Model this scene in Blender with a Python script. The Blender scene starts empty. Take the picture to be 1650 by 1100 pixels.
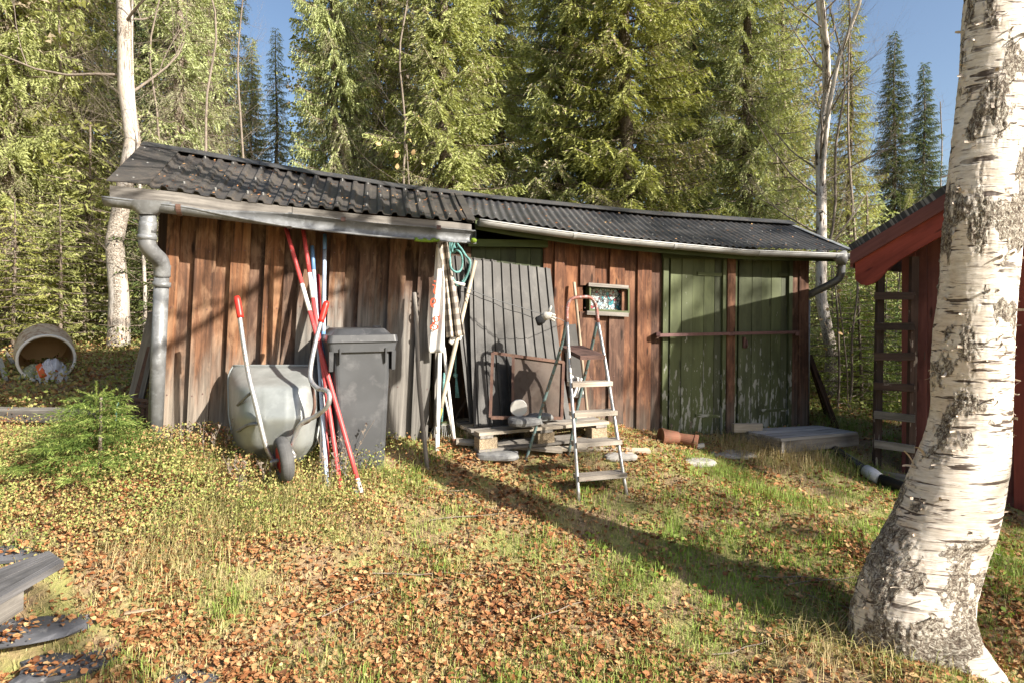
import bpy, math, random
import numpy as np
from mathutils import Vector, Matrix
rnd = random.Random(7)
RNG = np.random.default_rng(11)
C = bpy.context.scene.collection
SC = bpy.context.scene
PI = math.pi
EYE = 1.6            # camera height
FPX = 1000.0         # focal length in photo pixels (photo is 1650 wide)
HZ = 500.0           # horizon row in the photo

# ------------------------------------------------------------------ camera, sky, sun
cam_d = bpy.data.cameras.new("camera"); cam = bpy.data.objects.new("camera", cam_d); C.objects.link(cam)
cam.location = (0, 0, EYE); cam.rotation_euler = (PI/2, 0, 0)
cam_d.sensor_width = 36.0; cam_d.lens = 36.0*FPX/1650.0; cam_d.shift_y = -(550-HZ)/1650.0
cam_d.clip_start = 0.05; cam_d.clip_end = 600
SC.camera = cam
LIGHT = Vector((-1.0, 0.65, -0.65)).normalized()
w = bpy.data.worlds.new("World"); SC.world = w; w.use_nodes = True
wn = w.node_tree.nodes; wl = w.node_tree.links
bg = wn["Background"]; sky = wn.new("ShaderNodeTexSky"); sky.sky_type = 'NISHITA'; sky.sun_disc = False
sky.sun_elevation = math.asin(-LIGHT.z); sky.sun_rotation = math.atan2(-LIGHT.x, -LIGHT.y)
sky.air_density = 1.0; sky.dust_density = 2.2; sky.ozone_density = 1.6
wl.new(sky.outputs[0], bg.inputs[0]); bg.inputs[1].default_value = 0.074
sun_d = bpy.data.lights.new("sun", 'SUN'); sun_d.energy = 5.0; sun_d.angle = math.radians(0.53); sun_d.color = (1.0, 0.93, 0.82)
sun = bpy.data.objects.new("sun", sun_d); C.objects.link(sun); sun.rotation_euler = LIGHT.to_track_quat('-Z', 'Y').to_euler(); sun.location = (8, -6, 9)
SC.view_settings.view_transform = 'Standard'; SC.view_settings.look = 'None'
SC.view_settings.exposure = 1.43; SC.view_settings.gamma = 1.0; SC.view_settings.use_curve_mapping = False
SC.cycles.max_bounces = 5; SC.cycles.diffuse_bounces = 2; SC.cycles.glossy_bounces = 2; SC.cycles.transmission_bounces = 3
SC.cycles.transparent_max_bounces = 8; SC.cycles.use_denoising = True; SC.cycles.caustics_reflective = False; SC.cycles.caustics_refractive = False

# ------------------------------------------------------------------ noise in numpy
def _hash(ix, iy, iz, s):
    h = (ix*374761393 + iy*668265263 + iz*2147483647 + s*1274126177) & 0xFFFFFFFF
    h = ((h ^ (h >> 13))*1274126177) & 0xFFFFFFFF
    h = ((h ^ (h >> 15))*2246822519) & 0xFFFFFFFF
    return ((h ^ (h >> 16)) & 0xFFFFFF)/float(0xFFFFFF)
def vnoise(p, s=0):
    p = np.asarray(p, dtype=np.float64); i = np.floor(p).astype(np.int64); f = p-i; f = f*f*(3-2*f)
    x, y, z = i[..., 0], i[..., 1], i[..., 2]; fx, fy, fz = f[..., 0], f[..., 1], f[..., 2]
    r = 0
    for dx in (0, 1):
        for dy in (0, 1):
            for dz in (0, 1):
                wgt = (fx if dx else 1-fx)*(fy if dy else 1-fy)*(fz if dz else 1-fz)
                r = r+wgt*_hash(x+dx, y+dy, z+dz, s)
    return r
def fbm(p, o=4, s=0):
    p = np.asarray(p, dtype=np.float64); a = .5; r = 0; t = 0
    for k in range(o):
        r = r+a*vnoise(p*2**k+17.3*k, s+k); t += a; a *= .5
    return r/t
def xy3(x, y, k=1.0, z=0.0):
    return np.stack([np.asarray(x)*k, np.asarray(y)*k, np.zeros_like(np.asarray(x, dtype=float))+z], -1)

# ------------------------------------------------------------------ ground height
def P(px, py, Y): return Vector(((px-825)/FPX*Y, Y, EYE-(py-HZ)/FPX*Y))
_ctl = [(0,1100,2.6),(400,1100,2.65),(825,1100,2.7),(1250,1100,2.75),(1650,1100,2.8),(590,757,4.15),(690,752,4.4),(932,808,4.1),
 (1008,797,4.2),(845,748,4.55),(915,740,4.7),(772,722,4.5),(980,705,4.95),(1070,697,5.71),(1275,694,6.0),(250,720,4.2),(440,752,4.05),
 (60,700,4.6),(195,557,8),(73,610,6.1),(0,560,9),(-200,540,9),(1400,645,9),(1340,612,12),(1415,778,5.0),(1450,830,4.2),(1640,850,4.4),(1200,770,4.9),
 (1500,1080,2.65),(1620,960,3.2),(100,885,3.2),(50,1030,2.75),(600,950,3.2),(825,900,3.5),(1200,950,3.3),(1330,735,5.3),
 (-400,1100,2.6),(2000,1100,2.8),(2000,780,5)]
_c = np.array([list(P(*c)) for c in _ctl]+[(-4,9,1.15),(0,9,.8),(3,10,.45),(-12,14,1.3),(0,16,.7),(12,14,.3),(-3,1,.05),(3,1,-.1),(0,0,-.05),(-12,0,.4),(12,0,-.2),(-20,30,1),(0,30,.6),(20,30,.3),(0,-6,-.2)])
_n = len(_c)
def _phi(r2): return r2*np.log(r2+1e-9)*.5
_d2 = ((_c[:, None, :2]-_c[None, :, :2])**2).sum(-1)
_A = np.zeros((_n+3, _n+3)); _A[:_n, :_n] = _phi(_d2)+np.eye(_n)*0.12; _A[:_n, _n] = 1; _A[:_n, _n+1:] = _c[:, :2]; _A[_n, :_n] = 1; _A[_n+1:, :_n] = _c[:, :2].T
_w = np.linalg.solve(_A, np.concatenate([_c[:, 2], [0, 0, 0]]))
def gz(x, y):
    x = np.atleast_1d(np.asarray(x, dtype=float)); y = np.atleast_1d(np.asarray(y, dtype=float))
    xc = np.clip(x, -20, 20); yc = np.clip(y, -6, 30)
    out = np.empty(x.shape)
    flat = out.reshape(-1); X = xc.reshape(-1); Yy = yc.reshape(-1)
    for k in range(0, len(X), 20000):
        d2 = (X[k:k+20000, None]-_c[None, :, 0])**2+(Yy[k:k+20000, None]-_c[None, :, 1])**2
        flat[k:k+20000] = _phi(d2)@_w[:_n]+_w[_n]+X[k:k+20000]*_w[_n+1]+Yy[k:k+20000]*_w[_n+2]
    b = fbm(xy3(x, y, 1.7), 3, 5)-.5; c2 = fbm(xy3(x, y, 7.0), 3, 9)-.5
    return out+b*.07+c2*.035
def g1(x, y): return float(gz(x, y)[0])
def G(px, py, y0=2.2, y1=25):
    Ys = np.geomspace(y0, y1, 900); X = (px-825)/FPX*Ys; Z = EYE-(py-HZ)/FPX*Ys
    d = Z-gz(X, Ys); k = int(np.argmax(d < 0)) if (d < 0).any() else 899
    return Vector((float(X[k]), float(Ys[k]), float(gz(X[k], Ys[k])[0])))

# ------------------------------------------------------------------ material helpers
class M:
    def __init__(s, name, rough=.8):
        s.m = bpy.data.materials.new(name); s.m.use_nodes = True; s.t = s.m.node_tree; s.b = s.t.nodes["Principled BSDF"]
        s.b.inputs["Roughness"].default_value = rough; s.b.inputs["Specular IOR Level"].default_value = .3
    def n(s, ty, ins=None, **kw):
        o = s.t.nodes.new("ShaderNode"+ty)
        for k, v in kw.items(): setattr(o, k, v)
        for k, v in (ins or {}).items():
            if isinstance(v, bpy.types.NodeSocket): s.t.links.new(v, o.inputs[k])
            else: o.inputs[k].default_value = v
        return o
    def set(s, k, v):
        if isinstance(v, bpy.types.NodeSocket): s.t.links.new(v, s.b.inputs[k])
        else: s.b.inputs[k].default_value = v
    def attr(s, name): return s.n("Attribute", attribute_name=name)
    def math(s, op, a, b=0.0, c=0.0, clamp=False): return s.n("Math", {0: a, 1: b, 2: c}, operation=op, use_clamp=clamp).outputs[0]
    def vmul(s, v, sc): return s.n("VectorMath", {0: v, 1: sc}, operation='MULTIPLY').outputs[0]
    def vadd(s, v, a): return s.n("VectorMath", {0: v, 1: a}, operation='ADD').outputs[0]
    def noise(s, vec, scale=1.0, detail=4.0, rough=.55, dist=0.0): return s.n("TexNoise", {"Vector": vec, "Scale": scale, "Detail": detail, "Roughness": rough, "Distortion": dist}).outputs[0]
    def ramp(s, fac, stops, interp='LINEAR'):
        r = s.n("ValToRGB", {0: fac}); e = r.color_ramp.elements; r.color_ramp.interpolation = interp
        while len(e) < len(stops): e.new(.5)
        for q, (p, c) in zip(e, stops):
            q.position = p; q.color = (c, c, c, 1) if isinstance(c, (int, float)) else (*c, 1)
        return r.outputs[0]
    def mix(s, f, a, b, mode='MIX'):
        o = s.t.nodes.new("ShaderNodeMix"); o.data_type = 'RGBA'; o.blend_type = mode
        for k, v in ((0, f), (6, a), (7, b)):
            if isinstance(v, bpy.types.NodeSocket): s.t.links.new(v, o.inputs[k])
            elif k == 0: o.inputs[0].default_value = v
            else: o.inputs[k].default_value = (*v, 1) if len(v) == 3 else v
        return o.outputs[2]
    def sm(s, x, a, b):
        o = s.n("MapRange", {0: x, 1: a, 2: b, 3: 0.0, 4: 1.0}, interpolation_type='SMOOTHSTEP', clamp=True); return o.outputs[0]
    def bump(s, h, st=.3, dist=.01): s.set("Normal", s.n("Bump", {"Height": h, "Strength": st, "Distance": dist}).outputs[0])
    def pos(s): return s.n("NewGeometry").outputs["Position"]
    def rand(s): return s.n("ObjectInfo").outputs["Random"]
MT = {}
def wood(name, light, dark, grey=None, wear=None, patch=None, rough=.85, gs=(1.6, 40, 40), bump=.85):
    """grain runs along tex.x; grey=(z0,z1,colour): bare silvered wood below; wear=(amount,colour): flaked patches"""
    m = M(name, rough); tx = m.attr("tex").outputs["Vector"]; off = m.n("CombineXYZ", {0: m.math('MULTIPLY', m.rand(), 37.0), 1: m.math('MULTIPLY', m.rand(), 11.0)}).outputs[0]
    v = m.vadd(m.vmul(tx, gs), off)
    g = m.noise(v, 1.0, 7, .62, .6); g2 = m.noise(m.vmul(m.vadd(tx, off), (1.2, 7, 7)), 1.0, 3, .5)
    base = m.mix(m.ramp(g, [(.32, 0.0), (.62, 1.0)]), dark, light)
    base = m.mix(m.ramp(g2, [(.35, 0.0), (.7, .55)]), base, tuple(c*.55 for c in dark), 'MIX')
    bl = m.noise(m.vadd(m.vmul(tx, (1.7, 4, 4)), m.vadd(off, (9, 9, 9))), 1.0, 5, .65)
    base = m.mix(m.ramp(bl, [(.50, 0.0), (.66, .62)]), base, tuple(c*.35 for c in dark))
    if patch:
        pp = m.noise(m.vadd(m.vmul(tx, (4.5, 12, 12)), m.vadd(off, (2, 5, 3))), 1.0, 6, .62, .4)
        base = m.mix(m.ramp(pp, [(.50, 0.0), (.66, .6)]), base, patch); base = m.mix(m.ramp(pp, [(.30, .75), (.43, 0.0)]), base, tuple(c*.8 for c in dark))
    kn = m.n("TexVoronoi", {"Vector": m.vadd(m.vmul(tx, (2.1, 9, 9)), off), "Scale": 1.0}).outputs["Distance"]
    base = m.mix(m.ramp(kn, [(.07, .85), (.13, 0.0)]), base, tuple(c*.3 for c in dark))
    if grey:
        z0, z1, gc = grey[:3]; z = m.n("SeparateXYZ", {0: m.pos()}).outputs[2]
        ns = m.noise(m.vadd(m.vmul(tx, (1.3, 10, 10)), off), 1.0, 5, .65); zz = m.math('ADD', z, m.math('MULTIPLY_ADD', ns, -1.3, .65)); 
        f = m.math('SUBTRACT', 1.0, m.sm(zz, z0, z1))
        gcol = m.mix(m.ramp(g, [(.3, 0.0), (.66, 1.0)]), tuple(c*.42 for c in gc), gc)
        base = m.mix(f, base, gcol)
    if wear:
        amt, wc, z0, z1 = wear; z = m.n("SeparateXYZ", {0: m.pos()}).outputs[2]
        ns = m.noise(m.vadd(m.vmul(tx, (7, 28, 28)), off), 1.0, 5, .6)
        big = m.noise(m.vadd(m.vmul(tx, (2.2, 6, 6)), off), 1.0, 3, .5)
        hgt = m.math('SUBTRACT', 1.0, m.sm(z, z0, z1))
        th = m.math('ADD', m.math('MULTIPLY', hgt, amt), m.math('MULTIPLY_ADD', big, .25, -.12))
        f = m.sm(m.math('ADD', ns, th), .69, .72)
        wcol = m.mix(m.ramp(g, [(.35, 0.0), (.6, 1.0)]), tuple(c*.55 for c in wc), wc)
        base = m.mix(f, base, wcol)
    hsv = m.n("HueSaturation", {"Color": base, "Value": m.math('MULTIPLY_ADD', m.rand(), .5, .75), "Saturation": m.math('MULTIPLY_ADD', m.rand(), .25, .74)})
    m.set("Base Color", hsv.outputs[0]); m.bump(m.math('ADD', g, m.math('MULTIPLY', kn, .3)), bump, .004)
    MT[name] = m.m; return m.m
def plain(name, col, rough=.5, metal=0.0, var=.25, scale=9.0, col2=None, t0=.45, t1=.6, bump=0.0, spec=.4):
    m = M(name, rough); v = m.vadd(m.attr("tex").outputs["Vector"], m.n("CombineXYZ", {0: m.math('MULTIPLY', m.rand(), 23.0)}).outputs[0])
    n1 = m.noise(v, scale, 6, .6); c = m.mix(m.ramp(n1, [(.3, 0.0), (.7, 1.0)]), tuple(x*(1-var) for x in col), tuple(min(1, x*(1+var*.4)) for x in col))
    if col2: c = m.mix(m.ramp(m.noise(m.vadd(v, (5, 5, 5)), scale*2.2, 6, .65), [(t0, 0.0), (t1, 1.0)]), c, col2)
    m.set("Base Color", c); m.set("Metallic", metal); m.set("Roughness", m.math('MULTIPLY_ADD', n1, .3, rough-.15)); m.set("Specular IOR Level", spec)
    if bump: m.bump(m.noise(v, scale*4, 6, .6), bump, .004)
    MT[name] = m.m; return m.m

wood('wood_brown', (.235, .10, .042), (.052, .026, .016), patch=(.36, .20, .105), grey=(.80, 1.45, (.30, .25, .20)))
wood('wood_brown_grey', (.19, .085, .04), (.05, .026, .016), patch=(.30, .18, .10), grey=(1.35, 1.85, (.25, .23, .205)))
wood('wood_brown_right', (.185, .07, .029), (.055, .023, .013), patch=(.28, .125, .055), grey=(.38, .95, (.17, .13, .10)))
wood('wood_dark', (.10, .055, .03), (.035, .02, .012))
wood('wood_grey', (.33, .30, .265), (.14, .125, .11))
wood('wood_deck_skylit', (.44, .43, .42), (.22, .21, .21))  # platform top paler than its side boards: sky light put into the colour
wood('wood_old', (.17, .165, .17), (.07, .068, .07))
wood('wood_pale', (.52, .45, .35), (.30, .25, .19))
wood('wood_tan', (.55, .42, .27), (.35, .24, .14))
wood('wood_tread', (.56, .49, .40), (.33, .27, .21), wear=(-.02, (.30, .08, .06), -5, -4))
wood('wood_platform', (.20, .10, .075), (.10, .06, .05), wear=(.05, (.35, .06, .05), -5, -4))
wood('paint_green', (.105, .125, .050), (.075, .09, .034), wear=(.17, (.36, .36, .31), .45, 1.75), rough=.6, gs=(1.0, 9, 9), bump=.25)
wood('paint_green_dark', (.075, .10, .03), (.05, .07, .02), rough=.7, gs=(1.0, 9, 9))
wood('paint_red', (.33, .060, .035), (.22, .038, .024), rough=.7, gs=(1, 22, 22), wear=(.02, (.2, .14, .1), -5, -4), bump=.2)
wood('ladder_wood', (.10, .06, .045), (.05, .032, .026), wear=(.12, (.36, .30, .25), -.5, 2.6))
plain('zinc', (.20, .205, .21), .5, .3, .3, 12, (.24, .25, .26), .5, .62)
plain('zinc_light', (.32, .32, .31), .5, .2, .25, 10, (.33, .31, .28), .55, .68)
plain('zinc_dark', (.25, .26, .27), .55, .3, .3, 10, (.14, .14, .14), .5, .65)
plain('tube_metal', (.50, .50, .50), .4, .7, .25, 18, (.30, .13, .06), .60, .68)
plain('tube_teal', (.20, .30, .30), .5, .3, .25, 14, (.16, .09, .05), .52, .62)
plain('tube_red', (.38, .16, .13), .5, .2, .3, 22, (.45, .42, .40), .50, .62)
plain('galvanised', (.34, .36, .35), .42, .45, .18, 5, (.40, .42, .41), .48, .66)
plain('rubber', (.085, .085, .085), .75, 0, .3, 20, bump=.2)
plain('red_plastic', (.62, .03, .02), .4, 0, .15)
plain('red_rim', (.45, .02, .015), .5, 0, .3, 30, (.2, .08, .05), .55, .66)
plain('pole_red', (.55, .075, .075), .45, 0, .2, 14, (.62, .35, .33), .62, .74)
plain('pole_darkred', (.30, .015, .03), .45, 0, .2)
plain('pole_white', (.74, .73, .70), .5, 0, .12, 10, (.45, .42, .38), .6, .72)
plain('pole_blue', (.14, .27, .50), .45, 0, .2, 8)
plain('pole_paleblue', (.42, .50, .62), .45, 0, .2, 8)
plain('bin_plastic', (.065, .068, .073), .42, 0, .25, 3, (.13, .13, .135), .52, .75, bump=.08)
plain('bin_lid', (.05, .052, .056), .4, 0, .25, 7, (.10, .10, .105), .55, .7)
plain('sheet_black', (.042, .039, .036), .6, 0, .3, 3, (.085, .078, .07), .5, .75)
plain('iron_rust', (.15, .085, .06), .75, .1, .35, 15, (.11, .06, .05), .48, .6, bump=.3)
plain('iron_bar', (.16, .085, .08), .6, .3, .3, 20)
plain('plate_brown', (.080, .058, .045), .75, .0, .3, 5, (.055, .036, .027), .5, .62)
plain('white_plastic', (.72, .70, .66), .45, 0, .12, 9)
plain('fabric_white', (.75, .73, .70), .9, 0, .12, 9, bump=.1)
plain('letter_red', (.62, .11, .05), .9, 0, .1)
plain('rope_teal', (.11, .27, .26), .8, 0, .35, 60, (.35, .50, .48), .56, .64)
plain('slate', (.20, .20, .195), .75, 0, .4, 7, (.11, .11, .115), .45, .65, bump=.7)
plain('slab', (.085, .088, .10), .7, 0, .5, 4, (.24, .24, .25), .58, .68, bump=.6)
plain('concrete', (.36, .34, .31), .9, 0, .3, 9, (.22, .21, .19), .5, .6, bump=.5)
plain('chipblock', (.40, .32, .22), .9, 0, .5, 55, (.18, .13, .08), .5, .56, bump=.6)
plain('terracotta', (.20, .085, .05), .8, 0, .3, 12, (.12, .10, .05), .55, .68)
plain('pipe_black', (.02, .021, .024), .35, 0, .2)
plain('pipe_white', (.62, .63, .66), .4, 0, .15)
plain('barrel_skin', (.52, .42, .31), .7, 0, .3, 9, (.28, .16, .10), .5, .6, bump=.3)
plain('barrel_inner', (.66, .46, .26), .6, 0, .2, 4)
plain('bag_grey', (.50, .52, .58), .35, 0, .3, 8)
plain('bag_green', (.25, .29, .20), .8, 0, .35, 25, (.40, .40, .30), .52, .62)
plain('orange_plastic', (.65, .12, .025), .45, 0, .2)
plain('moss', (.16, .24, .02), .95, 0, .5, 40, bump=.8)
plain('roof_felt', (.06, .06, .058), .9, 0, .4, 20, (.26, .25, .23), .50, .60, bump=.6)
plain('glove_cloth', (.66, .63, .57), .9, 0, .2, 14)
plain('cuff_dark', (.03, .03, .032), .9, 0, .2, 14)
plain('twig_grey', (.22, .18, .145), .9, 0, .35, 30)
plain('cable_dark', (.02, .02, .02), .6)
plain('void_dark', (.02, .018, .016), .95)
plain('sapling_leaf', (.50, .30, .05), .7, 0, .4, 9)

def roof_mat(name, col, col2, metal=.0, rough=.5):
    m = M(name, rough); p = m.pos(); n1 = m.noise(p, 3.0, 6, .6); n2 = m.noise(p, 22.0, 5, .6)
    c = m.mix(m.ramp(n1, [(.35, 0.0), (.7, 1.0)]), col, col2); c = m.mix(m.ramp(n2, [(.52, 0.0), (.75, .6)]), c, (.13, .10, .075))
    m.set("Base Color", c); m.set("Metallic", metal); m.set("Roughness", m.math('MULTIPLY_ADD', n2, .3, rough-.15)); m.bump(n2, .15, .003); MT[name] = m.m
roof_mat('roof_left', (.032, .031, .032), (.085, .075, .066), 0, .52)
roof_mat('roof_right', (.038, .039, .042), (.075, .074, .075), .0, .48)

# stained glass
m = M('stained_glass', .25); tx = m.attr("tex").outputs["Vector"]
vo = m.n("TexVoronoi", {"Vector": tx, "Scale": 42.0}); ed = m.n("TexVoronoi", {"Vector": tx, "Scale": 42.0}, feature='DISTANCE_TO_EDGE')
h = m.n("SeparateColor", {0: vo.outputs["Color"]}).outputs[0]
sx = m.n("SeparateXYZ", {0: tx})
cc = m.ramp(h, [(0, (.38, .42, .42)), (.30, (.05, .24, .28)), (.42, (.36, .42, .44)), (.58, (.10, .10, .11)), (.70, (.30, .45, .55)), (.80, (.35, .06, .09)), (.86, (.42, .42, .40))], 'CONSTANT')
c = m.mix(m.ramp(ed.outputs["Distance"], [(.05, 1.0), (.09, 0.0)]), cc, (.02, .02, .02)); m.set("Base Color", c); MT['stained_glass'] = m.m
# checked blanket
m = M('check_cloth', .95); tx = m.attr("tex").outputs["Vector"]; s3 = m.n("SeparateXYZ", {0: tx})
def band(o, per): return m.math('GREATER_THAN', m.math('FRACT', m.math('MULTIPLY', o, 1/per)), .5)
a, b = band(s3.outputs[0], .11), band(s3.outputs[1], .085)
f = m.math('MULTIPLY', m.math('ADD', a, b), .5)
c = m.ramp(f, [(0, (.60, .53, .44)), (.5, (.33, .29, .25)), (1, (.17, .15, .135))]); m.set("Base Color", c); m.bump(m.noise(tx, 300, 2), .2, .002); MT['check_cloth'] = m.m

def tint_mat(name, stops, trans=.25, rough=.7, spec=.25):
    m = M(name, rough); t = m.attr("tint").outputs["Fac"]; c = m.n('HueSaturation', {'Color': m.ramp(t, stops), 'Hue': m.math('MULTIPLY_ADD', m.rand(), .035, .4825), 'Value': m.math('MULTIPLY_ADD', m.rand(), .45, .78), 'Saturation': m.math('MULTIPLY_ADD', m.rand(), -.35, 1.12)}).outputs[0] if 'needles' in name else m.ramp(t, stops); m.set("Base Color", c); m.set("Specular IOR Level", spec)
    if trans:
        tr = m.n("BsdfTranslucent", {"Color": m.mix(1.0, c, (1.0, 1.0, .55), 'MULTIPLY')}); mx = m.n("MixShader", {0: trans, 1: m.b.outputs[0], 2: tr.outputs[0]})
        m.t.links.new(mx.outputs[0], m.t.nodes["Material Output"].inputs[0])
    MT[name] = m.m
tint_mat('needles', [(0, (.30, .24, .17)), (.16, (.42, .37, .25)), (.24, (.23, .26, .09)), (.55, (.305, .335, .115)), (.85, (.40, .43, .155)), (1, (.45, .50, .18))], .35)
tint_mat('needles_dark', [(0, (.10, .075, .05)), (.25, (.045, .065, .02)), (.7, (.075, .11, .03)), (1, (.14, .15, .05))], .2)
tint_mat('fresh_spruce', [(0, (.06, .10, .02)), (.4, (.075, .125, .025)), (.75, (.15, .21, .04)), (1, (.34, .38, .12))], .2)
tint_mat('needles_young', [(0, (.09, .14, .025)), (.5, (.17, .24, .045)), (1, (.32, .38, .09))], .25)
tint_mat('leaf_litter', [(0, (.10, .042, .022)), (.2, (.25, .095, .035)), (.45, (.35, .17, .075)), (.75, (.45, .27, .125)), (.93, (.56, .41, .21)), (1, (.60, .47, .13))], .12)
tint_mat('grass', [(0, (.40, .31, .17)), (.35, (.52, .43, .22)), (.5, (.36, .37, .13)), (.75, (.21, .29, .06)), (1, (.27, .40, .07))], .25)
tint_mat('heather', [(0, (.26, .11, .06)), (.2, (.42, .26, .12)), (.4, (.42, .38, .15)), (.7, (.30, .33, .10)), (1, (.15, .22, .05))], .25)

# ground soil
m = M('soil', .95); p = m.pos(); n1 = m.noise(p, 1.3, 5); n2 = m.noise(p, 38, 6, .7); n3 = m.noise(m.vadd(p, (7, 3, 1)), 4.5, 5)
c = m.mix(m.ramp(n2, [(.35, 0.0), (.65, 1.0)]), (.15, .10, .058), (.38, .27, .155)); c = m.mix(m.ramp(n3, [(.45, 0.0), (.62, .8)]), c, (.26, .27, .085))
m.set("Base Color", c); m.bump(n2, .8, .02); MT['soil'] = m.m

# birch bark: 'bark' attribute  r=rough patches, tex = unrolled trunk coordinates
def birch(name, lent=1.0, dk=1.0):
    m = M(name, .65); tx = m.attr("tex").outputs["Vector"]; rg = m.attr("rough").outputs["Fac"]
    hz = m.noise(m.vmul(tx, (9, 9, 110)), 1.0, 5, .6, .3); hz2 = m.noise(m.vadd(m.vmul(tx, (5, 5, 46)), (3, 1, 9)), 1.0, 4, .5, .2); bigv = m.noise(tx, 5.0, 3)
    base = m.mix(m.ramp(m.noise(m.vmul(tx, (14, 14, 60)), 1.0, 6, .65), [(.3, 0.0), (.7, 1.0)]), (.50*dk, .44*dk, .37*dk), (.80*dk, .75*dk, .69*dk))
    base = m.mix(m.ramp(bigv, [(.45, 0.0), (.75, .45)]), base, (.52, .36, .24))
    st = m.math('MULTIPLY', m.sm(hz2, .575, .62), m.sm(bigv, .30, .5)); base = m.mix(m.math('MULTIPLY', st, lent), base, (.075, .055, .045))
    st2 = m.sm(hz, .59, .64); base = m.mix(m.math('MULTIPLY', st2, .75), base, (.16, .12, .10))
    cr = m.noise(m.vmul(tx, (75, 75, 62)), 1.0, 7, .72, 1.0); cr2 = m.noise(m.vadd(tx, (4, 4, 4)), 60, 5, .65)
    rc = m.ramp(cr, [(.34, (.035, .026, .02)), (.44, (.13, .10, .08)), (.53, (.30, .26, .21)), (.58, (.55, .51, .44)), (.7, (.62, .60, .52))])
    f = m.sm(m.math('ADD', rg, m.math('MULTIPLY_ADD', cr2, .8, -.4)), .42, .58)
    c = m.mix(f, base, rc); m.set("Base Color", c); m.set("Roughness", m.math('MULTIPLY_ADD', f, .35, .55))
    hh = m.math('ADD', m.math('MULTIPLY', m.math('MULTIPLY', cr, f), 2.2), m.math('ADD', m.math('MULTIPLY', hz, .35), m.math('MULTIPLY', st, -.3)))
    m.bump(hh, .8, .008); MT[name] = m.m
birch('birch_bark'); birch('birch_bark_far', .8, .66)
plain('bark_brown', (.16, .12, .09), .9, 0, .5, 20, (.30, .27, .22), .52, .62, bump=.8)
plain('bark_flake_mat', (.55, .47, .39), .6, 0, .3, 30, (.35, .25, .18), .5, .7)

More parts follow.
